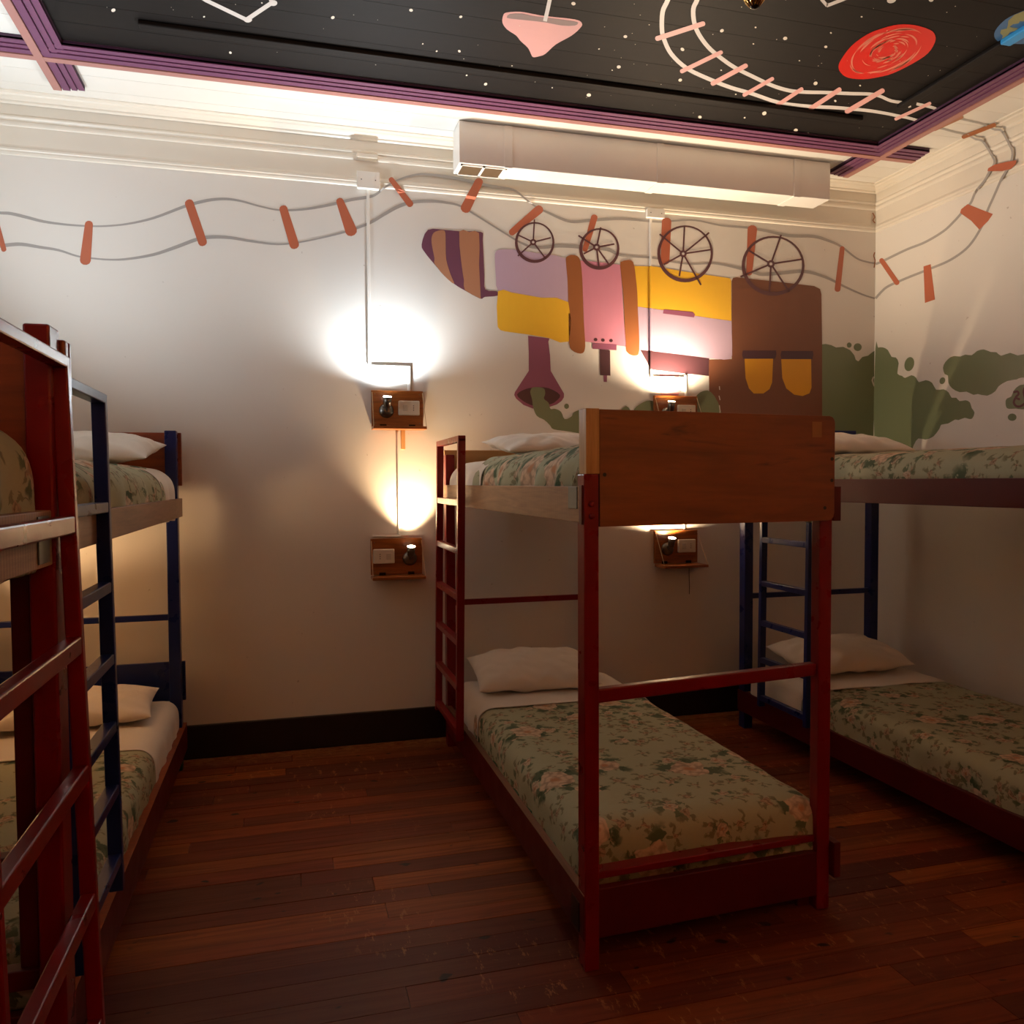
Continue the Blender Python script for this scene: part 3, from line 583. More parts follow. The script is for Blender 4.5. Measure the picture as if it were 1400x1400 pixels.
# ---------------------------------------------------------------- wall lamp shelves
def lamp_shelf(cx, zt, lamp_left, cool, label, power, axis='back', pos=None, spot=math.radians(165), tilt=14, aim=0, blend=.3, tint=WARM, soft=.018, shelf_d=.115, wdt=.285, hgt=.2):
    """board 28x20 cm on the wall, outlet plate, small reading lamp, drop shelf on two cords"""
    t = thing('lamp_shelf', label, 'wall lamp', (cx, -.0, zt-hgt), 'reading lamp shelves on the walls')
    # everything built round the origin facing -y, then placed
    parts = []
    x0, x1 = cx-wdt/2, cx+wdt/2; z1, z0 = zt, zt-hgt
    bd = MB().box((x0, -.026, z0), (x1, -.002, z1)).build('back_board', 'shelf_wood', t, .002)
    sh = MB().box((x0-.002, -.026-shelf_d, z0-.018), (x1+.002, -.024, z0-.002)).build('drop_shelf', 'shelf_wood', t, .002)
    for s_ in (-1, 1):
        xx = cx+s_*wdt*.28
        MB().box((xx-.018, -.03, z0-.006), (xx+.018, -.0255, z0+.014)).build('hinge', 'bronze', t, .001)
        xs = x1-.004 if s_ > 0 else x0+.004
        MB().tube([(xs, -.027, z1-.012), (xs+s_*.004, -.022-shelf_d, z0-.004)], .0016, 5).build('cord', 'string', t)
    ox = cx+(.062 if lamp_left else -.072); oz = z0+hgt*.52
    pw, ph = .058, .04
    op = MB().box((ox-pw, -.048, oz-ph), (ox+pw, -.026, oz+ph)).build('outlet_plate', 'plastic', t, .005)
    sx = ox-.022 if lamp_left else ox+.026
    MB().box((sx-.013, -.0515, oz-.018), (sx+.013, -.047, oz+.018)).build('switch', 'switch', op, .002)
    hx = ox+.024 if lamp_left else ox-.022
    for k in range(3): MB().lathe([(.0028, 0), (.0028, .001)], (hx, -.0475, oz-.012+.012*k), 8, Matrix.Rotation(math.pi/2, 4, 'X')).build('socket_hole', 'hole', op)
    for sx_ in (-1, 1):
        for sz in (z0+.02, z1-.02): MB().lathe([(.003, 0), (.003, .001)], (cx+sx_*(wdt/2-.02), -.0262, sz), 8, Matrix.Rotation(math.pi/2, 4, 'X')).build('screw', 'steel', bd)
    lx = cx+(-.062 if lamp_left else .072); lz = z0+hgt*.44
    RX = Matrix.Rotation(math.pi/2, 4, 'X')
    MB().lathe([(.040, 0), (.040, .006), (.032, .016), (.018, .022), (.006, .023)], (lx, -.026, lz), 24, RX).build('lamp_base', 'steel', t, 0, True)
    MB().tube([(lx, -.045, lz), (lx, -.066, lz+.012), (lx, -.078, lz+.03)], .006, 8).build('lamp_neck', 'steel', t, 0, True)
    a = math.radians(tilt); d = Vector((0, -math.sin(a), math.cos(a)))
    Rm = Matrix.Rotation(a, 4, 'X'); hc = Vector((lx, -.076, lz+.014))
    hd = MB().lathe([(.012, 0), (.019, .006), (.021, .03), (.0235, .058)], hc, 20, Rm).build('lamp_head', 'steel', t, 0, True)
    lens = MB().lathe([(.0225, .0565), (.0225, .0595), (.001, .0605)], hc, 20, Rm).build('lamp_lens', 'lens_cool' if cool else 'lens_warm', hd)
    ld = bpy.data.lights.new('reading_light', 'SPOT'); ld.energy = power; ld.color = COOL if cool else tint
    ld.spot_size = spot; ld.spot_blend = blend; ld.shadow_soft_size = soft
    lo_ = bpy.data.objects.new('reading_light', ld); COL.objects.link(lo_)
    lo_.parent = t; lo_.matrix_parent_inverse = Matrix.Translation(-t.location)
    lo_.location = hc+d*.066; d = Vector((0, -math.sin(math.radians(aim)), math.cos(math.radians(aim)))); lo_.rotation_euler = d.to_track_quat('-Z', 'Y').to_euler()
    if axis != 'back':
        # turn the whole unit about its own foot so that it hangs on a side wall
        t.matrix_world = Matrix.Translation(Vector((pos[0], pos[1], zt-hgt))) @ Matrix.Rotation(math.radians({'left': 90, 'right': -90, 'front': 180}[axis]), 4, 'Z')
    return t
lamp_shelf(.596, 1.958, True, True, 'wooden wall shelf with glaring cool white lamp, above the other on the bare wall', 62, aim=24, blend=.7)
lamp_shelf(.583, 1.140, False, False, 'lower wooden wall shelf with warm lamp right of its outlet, between the bunks', 64, aim=-5, spot=math.radians(96), blend=1.0, tint=(1, .68, .38))
lamp_shelf(2.288, 1.968, True, False, 'wooden wall shelf with lamp half hidden behind the plywood end board', 80, soft=.045, aim=18, blend=.7, tint=CREAM)
LS4 = lamp_shelf(2.292, 1.150, True, False, 'lower wooden wall shelf with warm lamp, under the plywood end board', 26, tint=(1, .7, .42), shelf_d=.135)
lamp_shelf(0, 1.95, True, True, 'wooden wall shelf with cool lamp on the left wall by the blue bunk', 70, 'left', (XL, -.9), aim=32, blend=.9)
lamp_shelf(0, .92, True, False, 'wooden wall shelf with warm lamp under the blue bunk on the left wall', 22, 'left', (XL, -.5), spot=math.radians(170), soft=.09)
lamp_shelf(0, 1.95, True, True, 'wooden wall shelf with cool lamp on the left wall by the red bunk', 40, 'left', (XL, -3.9), aim=32, blend=.9)
lamp_shelf(0, 1.95, True, False, 'wooden wall shelf with warm lamp on the wall behind the viewer, left of centre', 84, 'front', (.5, YF), tint=(1, .52, .2))
lamp_shelf(0, 1.95, True, False, 'wooden wall shelf with warm lamp on the wall behind the viewer, right of centre', 84, 'front', (2.4, YF), tint=(1, .52, .2))
MB().tube([(2.375, -.03, .935), (2.373, -.034, .88), (2.378, -.03, .80), (2.377, -.03, .755)], .0022, 5).build('hanging_wire', 'hole', LS4)
tag(MB().box((.617, -.008, 1.635), (.640, -.001, 1.742)).build('paint_stick', 'stick', None, .002), 'pale flat wooden stick hanging below the upper wall shelf', 'stick')

# cable conduits
def conduit(segs, label, wd=.016, mat='plastic_white'):
    t = thing('cable_conduit', label, 'conduit', segs[0][0][0] if isinstance(segs[0][0][0], tuple) else Vector(segs[0][0]))
    for s_ in segs:
        a, b = s_[0], s_[1]; mt = s_[2] if len(s_) > 2 else mat
        up_ = (0, 1, 0)
        MB().beam(Vector(a)+Vector((0, -.006, 0)), Vector(b)+Vector((0, -.006, 0)), wd, .011, up_).build('channel', mt, t, .002)
    return t
conduit([((.45, 0, 3.05), (.447, 0, 2.095)), ((.447, 0, 2.09), (.672, 0, 2.09)), ((.664, 0, 2.083), (.664, 0, 1.96))], 'white cable conduit running from the cornice to the upper lamp shelf')
conduit([((.60, 0, 1.735), (.60, 0, 1.162), 'wall'), ((.452, 0, 1.155), (.61, 0, 1.155), 'plastic_white')], 'thin cable conduit between the two left lamp shelves', .010)
def zb(px, py): q = at(px, py, 'y', 0); return (q.x, 0, q.z)
conduit([(zb(889, 297), zb(889, 364)), (zb(889, 364), zb(889, 421.5), 'p_yel'), (zb(889, 421.5), zb(889.3, 479.5), 'p_lav'), (zb(889.3, 479.5), zb(889.6, 505), 'p_dark'), (zb(889.6, 505), zb(890, 517)), (zb(890, 516), zb(936, 517)), (zb(936, 513), zb(937, 545))], 'painted-over cable conduit dropping across the yellow train boiler', .014)
conduit([((2.353, 0, 1.75), (2.353, 0, 1.15))], 'thin white conduit between the two right lamp shelves', .010)
def jbox(c, w_, h_, d_, label):
    t = thing('junction_box', label, 'junction box', Vector(c)); x, y_, z = c
    b = MB().box((x-w_/2, y_-d_, z-h_/2), (x+w_/2, y_, z+h_/2)).build('box_body', 'plastic_white', t, .004)
    MB().box((x-w_/2-.002, y_-d_-.004, z-h_/2-.002), (x+w_/2+.002, y_-d_, z+h_/2+.002)).build('box_cover', 'plastic_white', t, .002)
    for s_ in (-1, 1): MB().lathe([(.003, 0), (.003, .001)], (x+s_*w_*.32, y_-d_-.004, z), 8, Matrix.Rotation(math.pi/2, 4, 'X')).build('screw', 'hole', b)
jbox((.45, -.002, 3.088), .118, .085, .034, 'white junction box on the cornice above the left conduit')
jbox((2.15, -.002, 3.05), .11, .05, .03, 'white junction box at the top of the conduit above the train')
tag(MB().box((.39, -.04, 3.205), (.502, -.012, 3.228)).build('wood_block', 'cornice_white', None, .003), 'small cream wooden block on the cornice above the junction box', 'block')

# ---------------------------------------------------------------- ventilation duct under the ceiling
DX0, DX1, DYF, DYB, DZ0 = .898, 3.158, -.30, -.135, 3.127
d = thing('ventilation_duct', 'long white boxed ventilation duct under the ceiling', 'duct', (DX0, DYB, DZ0))
DT = ZCEIL-.004
MB().box((DX0, DYF, DZ0), (DX1, DYB, DT)).build('duct_body', 'duct_paint', d, .003)
for x in (1.165, 2.05, 2.93):
    MB().box((x-.022, DYF-.004, DZ0+.002), (x+.022, DYF-.0005, DT)).build('seam_strip', 'duct_paint', d, .001)
    MB().box((x-.022, DYF-.004, DZ0-.004), (x+.022, DYB, DZ0+.001)).build('seam_strip', 'duct_paint', d, .001)
gr = MB()
gx0, gx1, gy0, gy1 = DX0+.012, DX0+.262, DYF+.012, DYB-.012
for a, b in (((gx0, gy0), (gx1, gy0+.008)), ((gx0, gy1-.008), (gx1, gy1)), ((gx0, gy0), (gx0+.008, gy1)), ((gx1-.008, gy0), (gx1, gy1)), (((gx0+gx1)/2-.006, gy0), ((gx0+gx1)/2+.006, gy1))): gr.box((*a, DZ0-.008), (*b, DZ0+.001))
gro = gr.build('grille_frame', 'plastic_white', d)
for a, b in ((gx0+.008, (gx0+gx1)/2-.006), ((gx0+gx1)/2+.006, gx1-.008)): MB().box((a, gy0+.008, DZ0-.003), (b, gy1-.008, DZ0-.0005)).build('grille_mesh', 'mesh_gold', gro)

# ---------------------------------------------------------------- chandelier (only its foot hangs into the picture)
CH = Vector((1.11, -2.77, 2.592))
c = thing('chandelier', 'dark brass chandelier hanging from the black ceiling', 'chandelier', CH)
MB().lathe([(.001, 0), (.010, .004), (.016, .014), (.012, .024), (.016, .034), (.022, .055), (.03, .08), (.036, .11), (.03, .125), (.016, .14), (.016, .2), (.03, .22), (.02, .25), (.008, .27), (.008, .70), (.06, .715), (.065, .745)], CH, 24).build('stem', 'bronze', c, 0, True)
for k in range(12):
    t = 2*math.pi*k/12; u = Vector((math.cos(t), math.sin(t), 0))
    MB().tube([CH+u*.008+Vector((0, 0, .006)), CH+u*.020+Vector((0, 0, .024)), CH+u*.030+Vector((0, 0, .050)), CH+u*.044+Vector((0, 0, .085)), CH+u*.050+Vector((0, 0, .125))], [.003, .006, .0075, .008, .004], 6).build('brass_leaf', 'brass', c, 0, True)
for k in range(5):
    t = 2*math.pi*k/5+.3; u = Vector((math.cos(t), math.sin(t), 0))
    arm = MB().tube([CH+u*.02+Vector((0, 0, .22)), CH+u*.10+Vector((0, 0, .19)), CH+u*.2+Vector((0, 0, .19)), CH+u*.27+Vector((0, 0, .23)), CH+u*.28+Vector((0, 0, .28))], .007, 8).build('arm', 'bronze', c, 0, True)
    MB().lathe([(.03, 0), (.035, .006), (.012, .016), (.012, .06), (.014, .075), (.01, .1), (.001, .115)], CH+u*.28+Vector((0, 0, .28)), 14).build('candle_cup', 'bronze', arm, 0, True)

# ---------------------------------------------------------------- bedding
def nz(p, s_, seed=0): return noise.noise(Vector((p[0]*s_+seed, p[1]*s_-seed*1.3, p[2]*s_+seed*.7)))
def wrap(t, L, r, drop):
    """arc-length parameter t measured from the rounded edge at 0 (inside positive) -> (position along, depth below top)"""
    q = r*math.pi/2
    if t >= r: return t, 0.0
    if t >= r-q:
        a = (r-t)/r; return r-r*math.sin(a), r-r*math.cos(a)
    return 0.0, r+(r-q-t)
def cloth(x0, x1, yh, yfoot, ztop, dl, dr, df, name, mat, label, cat, group, seed, r=.05, amp=.006, step=.03, wr=.01, crown=.0, foot=-1, shift=(0, 0)):
    """cloth over a mattress: x0..x1 wide, from the head edge yh to the foot yfoot; drops dl, dr (sides) and df (foot)"""
    W = x1-x0; L = abs(yh-yfoot); sgn = -1 if yfoot < yh else 1
    q = r*math.pi/2-r
    S = [-dl-q+i*step for i in range(int((dl+dr+2*q+W)/step)+2)]; Tt = [i*step for i in range(int((L+df+q)/step)+2)]
    m = MB(); uv = []
    for t in Tt:
        yy, dz_f = (t, 0) if df <= 0 else (lambda a: (L-a[0], a[1]))(wrap(L-t, L, r, df))
        for s_ in S:
            if s_ < W/2: xx, dz = wrap(s_, W, r, dl)
            else: a = wrap(W-s_, W, r, dr); xx, dz = W-a[0], a[1]
            D = max(dz, dz_f)
            p = Vector((x0+xx, yh+sgn*yy, ztop-D))
            p.z += crown*(math.sin(math.pi*min(max(xx/W, 0), 1)))
            k = nz(p, 7, seed)*amp+nz(p, 22, seed)*amp*.4
            p.z += k
            if dz > .02:
                fold = math.sin(t*26+nz((t*2, 0, 0), 1, seed)*5)*wr*min(1, (dz-.02)/.08)
                out = (-1 if s_ < W/2 else 1); p.x += out*(fold+abs(k)*.8+.004)
            if dz_f > .02: p.y += sgn*(math.sin(s_*24)*wr*.6*min(1, dz_f/.1)+.004)
            m.v.append(tuple(p)); uv.append((s_+shift[0]+seed*.37, t+shift[1]+seed*.61))
    n = len(S)
    for i in range(len(Tt)-1):
        for j in range(n-1): m.f.append((i*n+j, i*n+j+1, (i+1)*n+j+1, (i+1)*n+j))
    m.uv = uv
    o = m.build(name, mat, None, 0, True)
    md = o.modifiers.new('thick', 'SOLIDIFY'); md.thickness = .006; md.offset = -1
    sb = o.modifiers.new('sub', 'SUBSURF'); sb.levels = 1; sb.render_levels = 1
    return tag(o, label, cat, group)
def mattress(x0, x1, y0, y1, z0, z1, label):
    o = MB().box((x0+.03, y0+.035, z0), (x1-.03, y1, z1)).build('mattress', 'sheet', None, .045, True, 4)
    return tag(o, label, 'mattress', 'bunk mattresses')
def pillow(cx, cy, cz, lx, ly, h, label, rot=0, tilt=0, seed=1):
    m = MB(); n = 26; rs = random.Random(seed)
    for sgn in (1, -1):
        for i in range(n+1):
            for j in range(n+1):
                u, v = -1+2*i/n, -1+2*j/n
                e = (1-abs(u)**2.6)*(1-abs(v)**2.4)
                f = max(e, 0)**.55
                pin = 1-.10*(1-abs(u)**1.5)*0 - .07*(1-u*u)*(abs(v)**6)
                pinx = 1-.06*(1-v*v)*(abs(u)**6)
                x, y_ = u*lx/2*pinx, v*ly/2*pin
                z = sgn*h/2*f*(1 if sgn > 0 else .55)
                edge = 1-f
                wv = .012*math.sin(14*math.atan2(v, u)+seed)*min(1, f*2)*edge*sgn
                z += wv+(.012*nz((x, y_, seed), 8, seed)+.009*nz(((x+y_)*1.0, (x-y_)*3.2, seed), 7, seed)+.008*nz(((x+y_)*3.0, (x-y_)*1.0, seed), 8, seed+3))*min(1, f*1.5)
                m.v.append((x, y_, z))
    k = n+1
    for g in (0, k*k):
        for i in range(n):
            for j in range(n):
                q = (g+i*k+j, g+i*k+j+1, g+(i+1)*k+j+1, g+(i+1)*k+j); m.f.append(q if g else q[::-1])
    o = m.build('pillow', 'cotton', None, 0, True)
    bm = bmesh.new(); bm.from_mesh(o.data); bmesh.ops.remove_doubles(bm, verts=bm.verts, dist=.0008); bmesh.ops.recalc_face_normals(bm, faces=bm.faces); bm.to_mesh(o.data); bm.free()
    for p in o.data.polygons: p.use_smooth = True
    o.modifiers.new('sub', 'SUBSURF').levels = 1
    o.location = (cx, cy, cz); o.rotation_euler = (math.radians(tilt), 0, math.radians(rot))
    return tag(o, label, 'pillow', 'white bunk pillows')

# ---------------------------------------------------------------- bunk bed builders
def post(t, x0, x1, y0, y1, z0, z1, mat, name='post', bolts=()):
    o = MB().box((x0, y0, z0), (x1, y1, z1)).build(name, mat, t, .004)
    for bx, bz in bolts: MB().lathe([(.009, 0), (.008, .005), (.003, .007)], (bx, y0, bz), 10, Matrix.Rotation(math.pi/2, 4, 'X')).build('bolt', mat, o, 0, True)
    return o
def plate(t, a, b, mat='zinc'): return MB().box(a, b).build('bracket', mat, t, .001)
def ladder(t, xt, xb, yfar, ynear, zt, zb_, rungs, mat, th=.026, dp=.04):
    """ladder hooked on the bed side: two rails with a top bar, rungs are its sub-parts; plane leans from xt (top) to xb (foot)"""
    m = MB()
    for y_ in (yfar, ynear): m.beam((xb, y_, zb_), (xt, y_, zt), th, dp, (1, 0, 0))
    m.beam((xt, min(yfar, ynear)-th/2, zt), (xt, max(yfar, ynear)+th/2, zt), dp, th, (0, 0, 1))
    o = m.build('ladder', mat, t, .003)
    for z in rungs:
        x = xb+(xt-xb)*(z-zb_)/(zt-zb_)
        MB().beam((x, yfar, z), (x, ynear, z), dp*.9, .030, (0, 0, 1)).build('rung', mat, o, .003)
    return o
# ===== middle bunk
mb = thing('bunk_bed', 'red bunk bed with orange plywood end board, standing in the middle of the floor', 'bunk bed', (1.28, -1.2, 0), 'bunk beds in the room')
post(mb, .828, .874, -2.341, -2.282, 0, 1.472, 'red', 'post', ((.851, 1.385), (.851, 1.35)))
MB().box((.834, -2.341, 1.472), (.876, -2.282, 1.662)).build('post_extension', 'pine', mb, .002)
post(mb, 1.702, 1.750, -2.226, -2.180, 0, 1.652, 'red')
post(mb, .83, .88, -.20, -.14, 0, 1.60, 'red'); post(mb, 1.63, 1.68, -.20, -.14, 0, 1.60, 'red')
post(mb, 1.652, 1.698, -2.19, -2.14, 0, .12, 'darkred', 'inner_leg')
# end board with rounded right corners
m = MB(); a0, a1 = Vector((.878, -2.338, 0)), Vector((1.736, -2.254, 0)); dx = (a1-a0); L = dx.length; dx.normalize(); nrm = Vector((dx.y, -dx.x, 0))
out = [(0, 1.318), (L-.025, 1.318)]+[(L-.025+.025*math.sin(t), 1.343-.025*math.cos(t)) for t in (.5, 1.0, 1.57)]+[(L-.022+.022*math.cos(t), 1.638+.022*math.sin(t)) for t in (0, .5, 1.0, 1.57)]+[(0, 1.660)]
n = len(out)
for k in (0, .018):
    for s_, z in out: p = a0+dx*s_-nrm*k; m.v.append((p.x, p.y, z))
m.f += [tuple(range(n)), tuple(range(2*n-1, n-1, -1))]+[(i, n+i, n+(i+1) % n, (i+1) % n) for i in range(n)]
eb = m.build('end_board', 'ply', mb, .001)
p = a0+dx*(L-.075)+nrm*.001
MB().beam(p-dx*.019+Vector((0, 0, 1.615)), p+dx*.019+Vector((0, 0, 1.615)), .0012, .05).build('paper_sticker', 'sticker', eb)
for s_, z in ((L-.04, 1.36), (L-.012, 1.45), (L-.012, 1.52), (.015, 1.47)):
    q = a0+dx*s_+nrm*.0006; MB().lathe([(.006, 0), (.006, .0008)], (q.x, q.y, z), 10, Matrix.Rotation(math.pi/2, 4, 'X')).build('screw_hole', 'hole', eb)
# upper side planks, lower rails, bars
sr = MB().box((.826, -2.345+.03, 1.330), (.852, -.16, 1.436)).build('side_plank', 'pine_rough', mb, .002)
plate(sr, (.823, -2.29, 1.37), (.8262, -2.215, 1.435))
MB().box((.822, -2.335, 1.325), (.8275, -2.312, 1.44)).build('plank_end', 'darkred', sr, .001)
MB().box((1.7505, -2.215, 1.318), (1.776, -.16, 1.428)).build('side_plank', 'pine_rough', mb, .002)
MB().box((1.7515, -2.232, 1.315), (1.778, -2.2152, 1.43)).build('plank_end', 'darkred', mb, .001)
MB().beam((.86, -2.30, 1.39), (1.70, -2.19, 1.39), .025, .1).build('end_rail', 'darkred', mb, .002)
MB().box((.85, -.185, 1.33), (1.66, -.155, 1.43)).build('end_rail', 'darkred', mb, .002)
MB().box((.836, -.138, 1.40), (1.70, -.12, 1.627)).build('headboard', 'ply_pale', mb, .002)
MB().beam((.86, -2.315, .817), (1.70, -2.198, .817), .032, .042).build('guard_bar', 'red', mb, .004)
MB().box((.86, -.185, .775), (1.65, -.16, .806)).build('guard_bar', 'red', mb, .003)
lr = MB().box((.826, -2.335, .088), (.852, -.16, .226)).build('lower_rail', 'darkred', mb, .003)
plate(lr, (.8235, -2.30, .10), (.826, -2.23, .19), 'bronze')
MB().box((.826, -2.335, .2262), (.852, -.16, .2285)).build('worn_edge', 'plank_brown', lr)
MB().box((1.7505, -2.25, .115), (1.776, -.16, .235)).build('lower_rail', 'darkred', mb, .003)
MB().beam((.86, -2.318, .165), (1.72, -2.205, .122), .028, .15).build('foot_board', 'darkred', mb, .003)
MB().beam((.86, -2.285, .268), (1.70, -2.185, .240), .05, .022).build('slat_rail', 'red', mb, .003)
for i in range(12):
    y_ = -2.16+i*.17; MB().box((.855, y_-.035, .205), (1.742, y_+.035, .223)).build('slat', 'green', mb, .002)
for i in range(12):
    y_ = -2.10+i*.165; MB().box((.855, y_-.035, 1.345), (1.742, y_+.035, 1.362)).build('slat', 'pine', mb, .002)
ladder(mb, .792, .772, -.245, -.80, 1.655, .225, (1.355, 1.125, .905, .69, .475, .262), 'red', .028, .036)
mattress(.862, 1.738, -2.20, -.21, .228, .352, 'white sheeted mattress in the bottom of the middle red bunk')
cloth(.862, 1.740, -.74, -2.195, .372, .12, .12, .125, 'quilt', 'quilt', 'sage floral quilt on the bottom bed of the middle red bunk', 'quilt', 'floral quilts', 2, .06, .006, .028, .006)
cloth(.860, 1.742, -.30, -.78, .382, .12, .12, 0, 'folded_sheet', 'cotton', 'white sheet turned down over the bottom middle quilt', 'sheet', 'white sheets', 5, .06, .005, .03, .010)
pillow(1.235, -.47, .455, .66, .42, .18, 'plump white pillow on the bottom bed of the middle red bunk', -3, 12, 3)
mattress(.862, 1.738, -2.20, -.21, 1.364, 1.50, 'mattress on top of the middle red bunk behind the plywood board')
cloth(.858, 1.742, -.78, -2.19, 1.550, .12, .12, .1, 'quilt', 'quilt', 'crumpled sage floral quilt on the top of the middle red bunk', 'quilt', 'floral quilts', 7, .10, .012, .028, .016, .05)
cloth(.852, 1.744, -.24, -.86, 1.545, .12, .12, 0, 'folded_sheet', 'cotton', 'white sheet corner tucked at the head of the middle top bunk', 'sheet', 'white sheets', 8, .09, .008, .03, .010, .03)
pillow(1.30, -.66, 1.625, .66, .46, .13, 'white pillow on the top of the middle red bunk, half hidden by quilt', 4, 8, 9)

# ===== right bunk
rb = thing('bunk_bed', 'bunk bed with blue posts and red rails against the right wall', 'bunk bed', (3.0, -1.3, 0), 'bunk beds in the room')
RX0, RX1, RYB, RYF = 2.565, 3.475, -.30, -2.46
for x in (RX0-.005, RX1-.05):
    for y_ in (RYB, RYF+.06): post(rb, x, x+.055, y_-.06, y_, 0, 1.70 if y_ == RYB else 1.66, 'blue')
ur = MB().box((RX0-.008, RYF+.03, 1.345), (RX0+.018, RYB-.03, 1.455)).build('side_plank', 'darkred', rb, .003)
MB().box((RX1-.018, RYF+.03, 1.345), (RX1+.006, RYB-.03, 1.455)).build('side_plank', 'darkred', rb, .003)
MB().box((RX0-.008, RYF+.03, .095), (RX0+.018, RYB+.01, .218)).build('lower_rail', 'darkred', rb, .003)
MB().box((RX1-.018, RYF+.03, .095), (RX1+.006, RYB-.03, .218)).build('lower_rail', 'darkred', rb, .003)
for z0_, z1_ in ((.10, .22), (1.345, 1.455)):
    MB().box((RX0+.03, RYB-.045, z0_), (RX1-.03, RYB-.015, z1_)).build('end_rail', 'darkred', rb, .003); MB().box((RX0+.03, RYF+.015, z0_), (RX1-.03, RYF+.045, z1_)).build('end_rail', 'darkred', rb, .003)
MB().box((RX0+.03, RYB-.045, .76), (RX1-.03, RYB-.018, .79)).build('guard_bar', 'blue', rb, .003)
MB().box((RX0+.0, RYB+.001, 1.50), (3.36, RYB+.022, 1.752)).build('headboard', 'blue', rb, .004)
for i in range(13):
    y_ = RYF+.12+i*.165
    MB().box((RX0+.02, y_-.035, .20), (RX1-.02, y_+.035, .218)).build('slat', 'pine', rb, .002); MB().box((RX0+.02, y_-.035, 1.36), (RX1-.02, y_+.035, 1.378)).build('slat', 'pine', rb, .002)
ladder(rb, 2.535, 2.518, -.60, -1.015, 1.67, .20, (1.38, 1.125, .885, .665, .46, .25), 'blue', .026, .036)
mattress(RX0+.02, RX1-.02, RYF+.07, RYB-.07, .22, .345, 'white sheeted mattress in the bottom of the blue and red bunk')
cloth(RX0+.018, RX1-.018, -.88, RYF+.08, .362, .13, .12, .1, 'quilt', 'quilt', 'sage floral quilt on the bottom bed beside the right wall', 'quilt', 'floral quilts', 11, .06, .008, .028, .008)
cloth(RX0+.016, RX1-.016, -.40, -.93, .370, .12, .1, 0, 'folded_sheet', 'cotton', 'white sheet at the head of the bottom bed in the right corner', 'sheet', 'white sheets', 12, .06, .006, .03, .012)
pillow(3.02, -.60, .452, .72, .42, .19, 'white pillow on the bottom bed in the right corner', 2, 10, 4)
mattress(RX0+.02, RX1-.02, RYF+.07, RYB-.07, 1.38, 1.52, 'mattress on the top bed of the blue and red bunk')
cloth(RX0+.016, RX1-.016, -.80, RYF+.08, 1.562, .10, .12, .1, 'quilt', 'quilt', 'sage floral quilt on the top bed beside the right wall', 'quilt', 'floral quilts', 14, .07, .006, .028, .006, .03)
pillow(2.98, -.62, 1.635, .70, .44, .16, 'white pillow on the top bed under the green painted cloud', -2, 6, 6)

# ===== left blue bunk
lb = thing('bunk_bed', 'bunk bed with blue posts and brown plank against the back wall at left', 'bunk bed', (-.98, -1.2, 0), 'bunk beds in the room')
LX0, LX1, LYB, LYF = -1.43, -.528, -.13, -2.46
for x in (LX0, LX1-.055):
    for y_ in (LYB, LYF+.06): post(lb, x, x+.055, y_-.06, y_, .12, 1.715, 'blue')
    for y_ in (LYB, LYF+.06): post(lb, x+.002, x+.053, y_-.058, y_-.002, 0, .118, 'green', 'post_foot')
MB().box((LX1-.014, LYF+.03, 1.283), (LX1+.012, LYB+.035, 1.376)).build('side_plank', 'plank_brown', lb, .002)
MB().box((LX0-.01, LYF+.03, 1.283), (LX0+.014, LYB-.02, 1.376)).build('side_plank', 'plank_brown', lb, .002)
lr = MB().box((LX1-.012, LYF+.03, .085), (LX1+.014, LYB+.03, .218)).build('lower_rail', 'darkred', lb, .003)
MB().box((LX1-.012, LYF+.03, .2182), (LX1+.014, LYB+.03, .2215)).build('worn_edge', 'cedar', lr)
MB().box((LX0-.012, LYF+.03, .085), (LX0+.012, LYB-.02, .218)).build('lower_rail', 'darkred', lb, .003)
for z0_, z1_ in ((.09, .2), (1.283, 1.37)):
    MB().box((LX0+.05, LYB-.05, z0_), (LX1-.05, LYB-.02, z1_)).build('end_rail', 'darkred', lb, .003); MB().box((LX0+.05, LYF+.015, z0_), (LX1-.05, LYF+.045, z1_)).build('end_rail', 'darkred', lb, .003)
MB().box((LX0, LYB+.001, 1.44), (LX1+.016, LYB+.022, 1.708)).build('headboard', 'cedar', lb, .003)
MB().box((LX0, LYB+.001, .345), (LX1+.014, LYB+.02, .545)).build('lower_headboard', 'blue', lb, .003)
MB().box((LX0+.05, LYB-.045, .765), (LX1-.05, LYB-.02, .795)).build('guard_bar', 'blue', lb, .003)
for i in range(13):
    y_ = LYF+.12+i*.17
    MB().box((LX0+.015, y_-.035, .195), (LX1-.015, y_+.035, .213)).build('slat', 'pine', lb, .002); MB().box((LX0+.015, y_-.035, 1.30), (LX1-.015, y_+.035, 1.318)).build('slat', 'pine', lb, .002)
ladder(lb, -.505, -.488, -2.035, -2.45, 1.69, .285, (1.385, 1.16, .955, .762, .58, .38), 'blue', .026, .038)
mattress(LX0+.02, LX1-.02, LYF+.07, LYB-.07, .215, .345, 'white sheeted mattress in the bottom of the left blue bunk')
cloth(LX0+.018, LX1-.018, -.86, LYF+.08, .362, .10, .12, .1, 'quilt', 'quilt', 'sage floral quilt on the bottom bed of the left blue bunk', 'quilt', 'floral quilts', 17, .06, .006, .028, .006)
cloth(LX0+.016, LX1-.016, -.20, -.92, .368, .10, .12, 0, 'folded_sheet', 'cotton', 'white sheet at the head of the bottom left blue bunk', 'sheet', 'white sheets', 18, .06, .006, .03, .006)
pillow(-.95, -.46, .425, .70, .42, .14, 'white pillow on the bottom bed of the left blue bunk', 3, 5, 7)
mattress(LX0+.02, LX1-.02, LYF+.07, LYB-.07, 1.32, 1.46, 'mattress on the top bed of the left blue bunk')
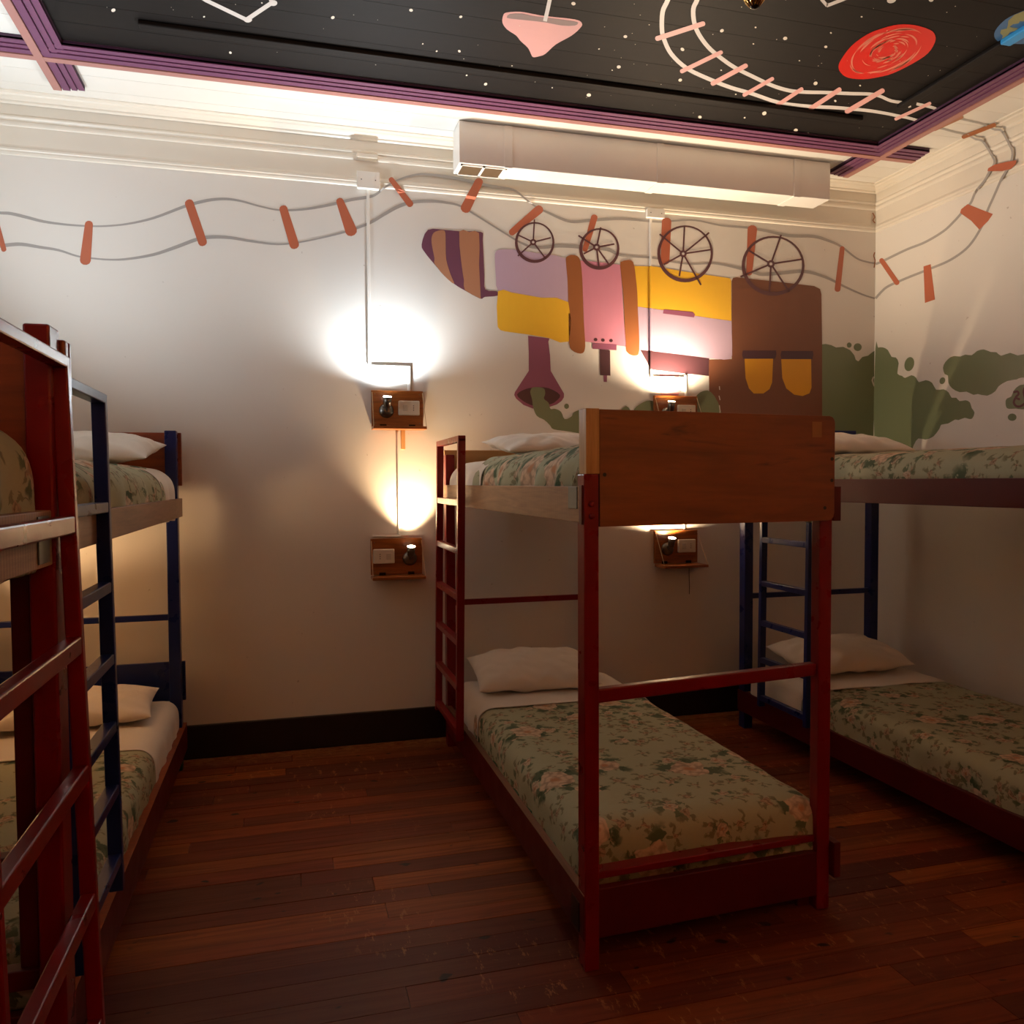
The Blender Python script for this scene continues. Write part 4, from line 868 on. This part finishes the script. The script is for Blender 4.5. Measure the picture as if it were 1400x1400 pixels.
cloth(LX0+.016, LX1-.020, -.52, LYF+.08, 1.515, .10, .12, .1, 'quilt', 'quilt', 'crumpled sage floral quilt on the top of the left blue bunk', 'quilt', 'floral quilts', 20, .10, .012, .028, .014, .03)
cloth(LX0+.016, LX1-.014, -.19, -.60, 1.515, .10, .13, 0, 'folded_sheet', 'cotton', 'white sheet edge at the head of the left top bunk', 'sheet', 'white sheets', 21, .09, .006, .03, .010, .03)
pillow(-.93, -.42, 1.602, .72, .46, .16, 'white pillow on the top of the left blue bunk', -4, 10, 8)

# ===== front left red bunk
fb = thing('bunk_bed', 'dark red bunk bed with ladder, nearest to the viewer at the left edge', 'bunk bed', (-.83, -4.1, 0), 'bunk beds in the room')
FX0, FX1, FYB, FYF = -1.28, -.371, -3.00, -5.2
post(fb, -.411, FX1, -3.062, FYB, 0, 1.713, 'red'); post(fb, FX0, FX0+.05, -3.062, FYB, 0, 1.713, 'red')
post(fb, FX1-.05, FX1, FYF, FYF+.06, 0, 1.713, 'red'); post(fb, FX0, FX0+.05, FYF, FYF+.06, 0, 1.713, 'red')
post(fb, -.446, -.413, -3.04, -2.985, .62, 1.32, 'darkred', 'inner_leg')
MB().box((FX0, -2.998, 1.44), (FX1+.008, -2.975, 1.698)).build('headboard', 'cedar', fb, .004)
MB().box((-.408, -2.975, 1.60), (-.362, -2.962, 1.697)).build('headboard_cleat', 'red', fb, .003)
sp = MB().box((-.398, FYF+.03, 1.318), (-.374, -3.066, 1.408)).build('side_plank', 'pine_rough', fb, .002)
plate(sp, (-.3735, -3.15, 1.325), (-.371, -3.09, 1.40))
MB().box((FX0, FYF+.03, 1.318), (FX0+.024, -3.066, 1.408)).build('side_plank', 'pine_rough', fb, .002)
MB().box((FX0+.02, -3.05, .60), (-.41, -3.02, .635)).build('guard_bar', 'darkred', fb, .003)
MB().box((FX0+.02, -3.05, .80), (-.44, -3.02, .83)).build('guard_bar', 'darkred', fb, .003)
MB().box((-.40, FYF+.03, .10), (-.374, -3.066, .22)).build('lower_rail', 'darkred', fb, .003)
MB().box((FX0, FYF+.03, .10), (FX0+.024, -3.066, .22)).build('lower_rail', 'darkred', fb, .003)
for z0_, z1_ in ((.10, .22), (1.318, 1.408)):
    MB().box((FX0+.03, -3.05, z0_), (-.41, -3.02, z1_)).build('end_rail', 'darkred', fb, .003); MB().box((FX0+.03, FYF+.02, z0_), (-.41, FYF+.05, z1_)).build('end_rail', 'darkred', fb, .003)
for i in range(12):
    y_ = FYF+.14+i*.17
    MB().box((FX0+.02, y_-.035, .195), (-.39, y_+.035, .213)).build('slat', 'darkred', fb, .002); MB().box((FX0+.02, y_-.035, 1.325), (-.39, y_+.035, 1.343)).build('slat', 'pine', fb, .002)
ladder(fb, -.363, -.322, -3.035, -3.49, 1.655, .12, (1.382, 1.178, .958, .735, .515, .30), 'red', .020, .026)
mattress(FX0+.02, -.41, FYF+.07, -3.08, 1.345, 1.50, 'mattress on the top of the nearest red bunk')
cloth(FX0+.02, -.398, -3.09, FYF+.08, 1.56, .10, .14, .1, 'quilt', 'quilt', 'sage floral quilt on the top of the nearest red bunk', 'quilt', 'floral quilts', 23, .10, .008, .028, .006, .02)
tag(MB().tube([(-.43, -3.0, .50), (-.55, -3.02, .497), (-.8, -3.03, .49)], .006, 8).build('rope', 'rope'), 'short twisted reddish cord strung behind the nearest ladder', 'cord')
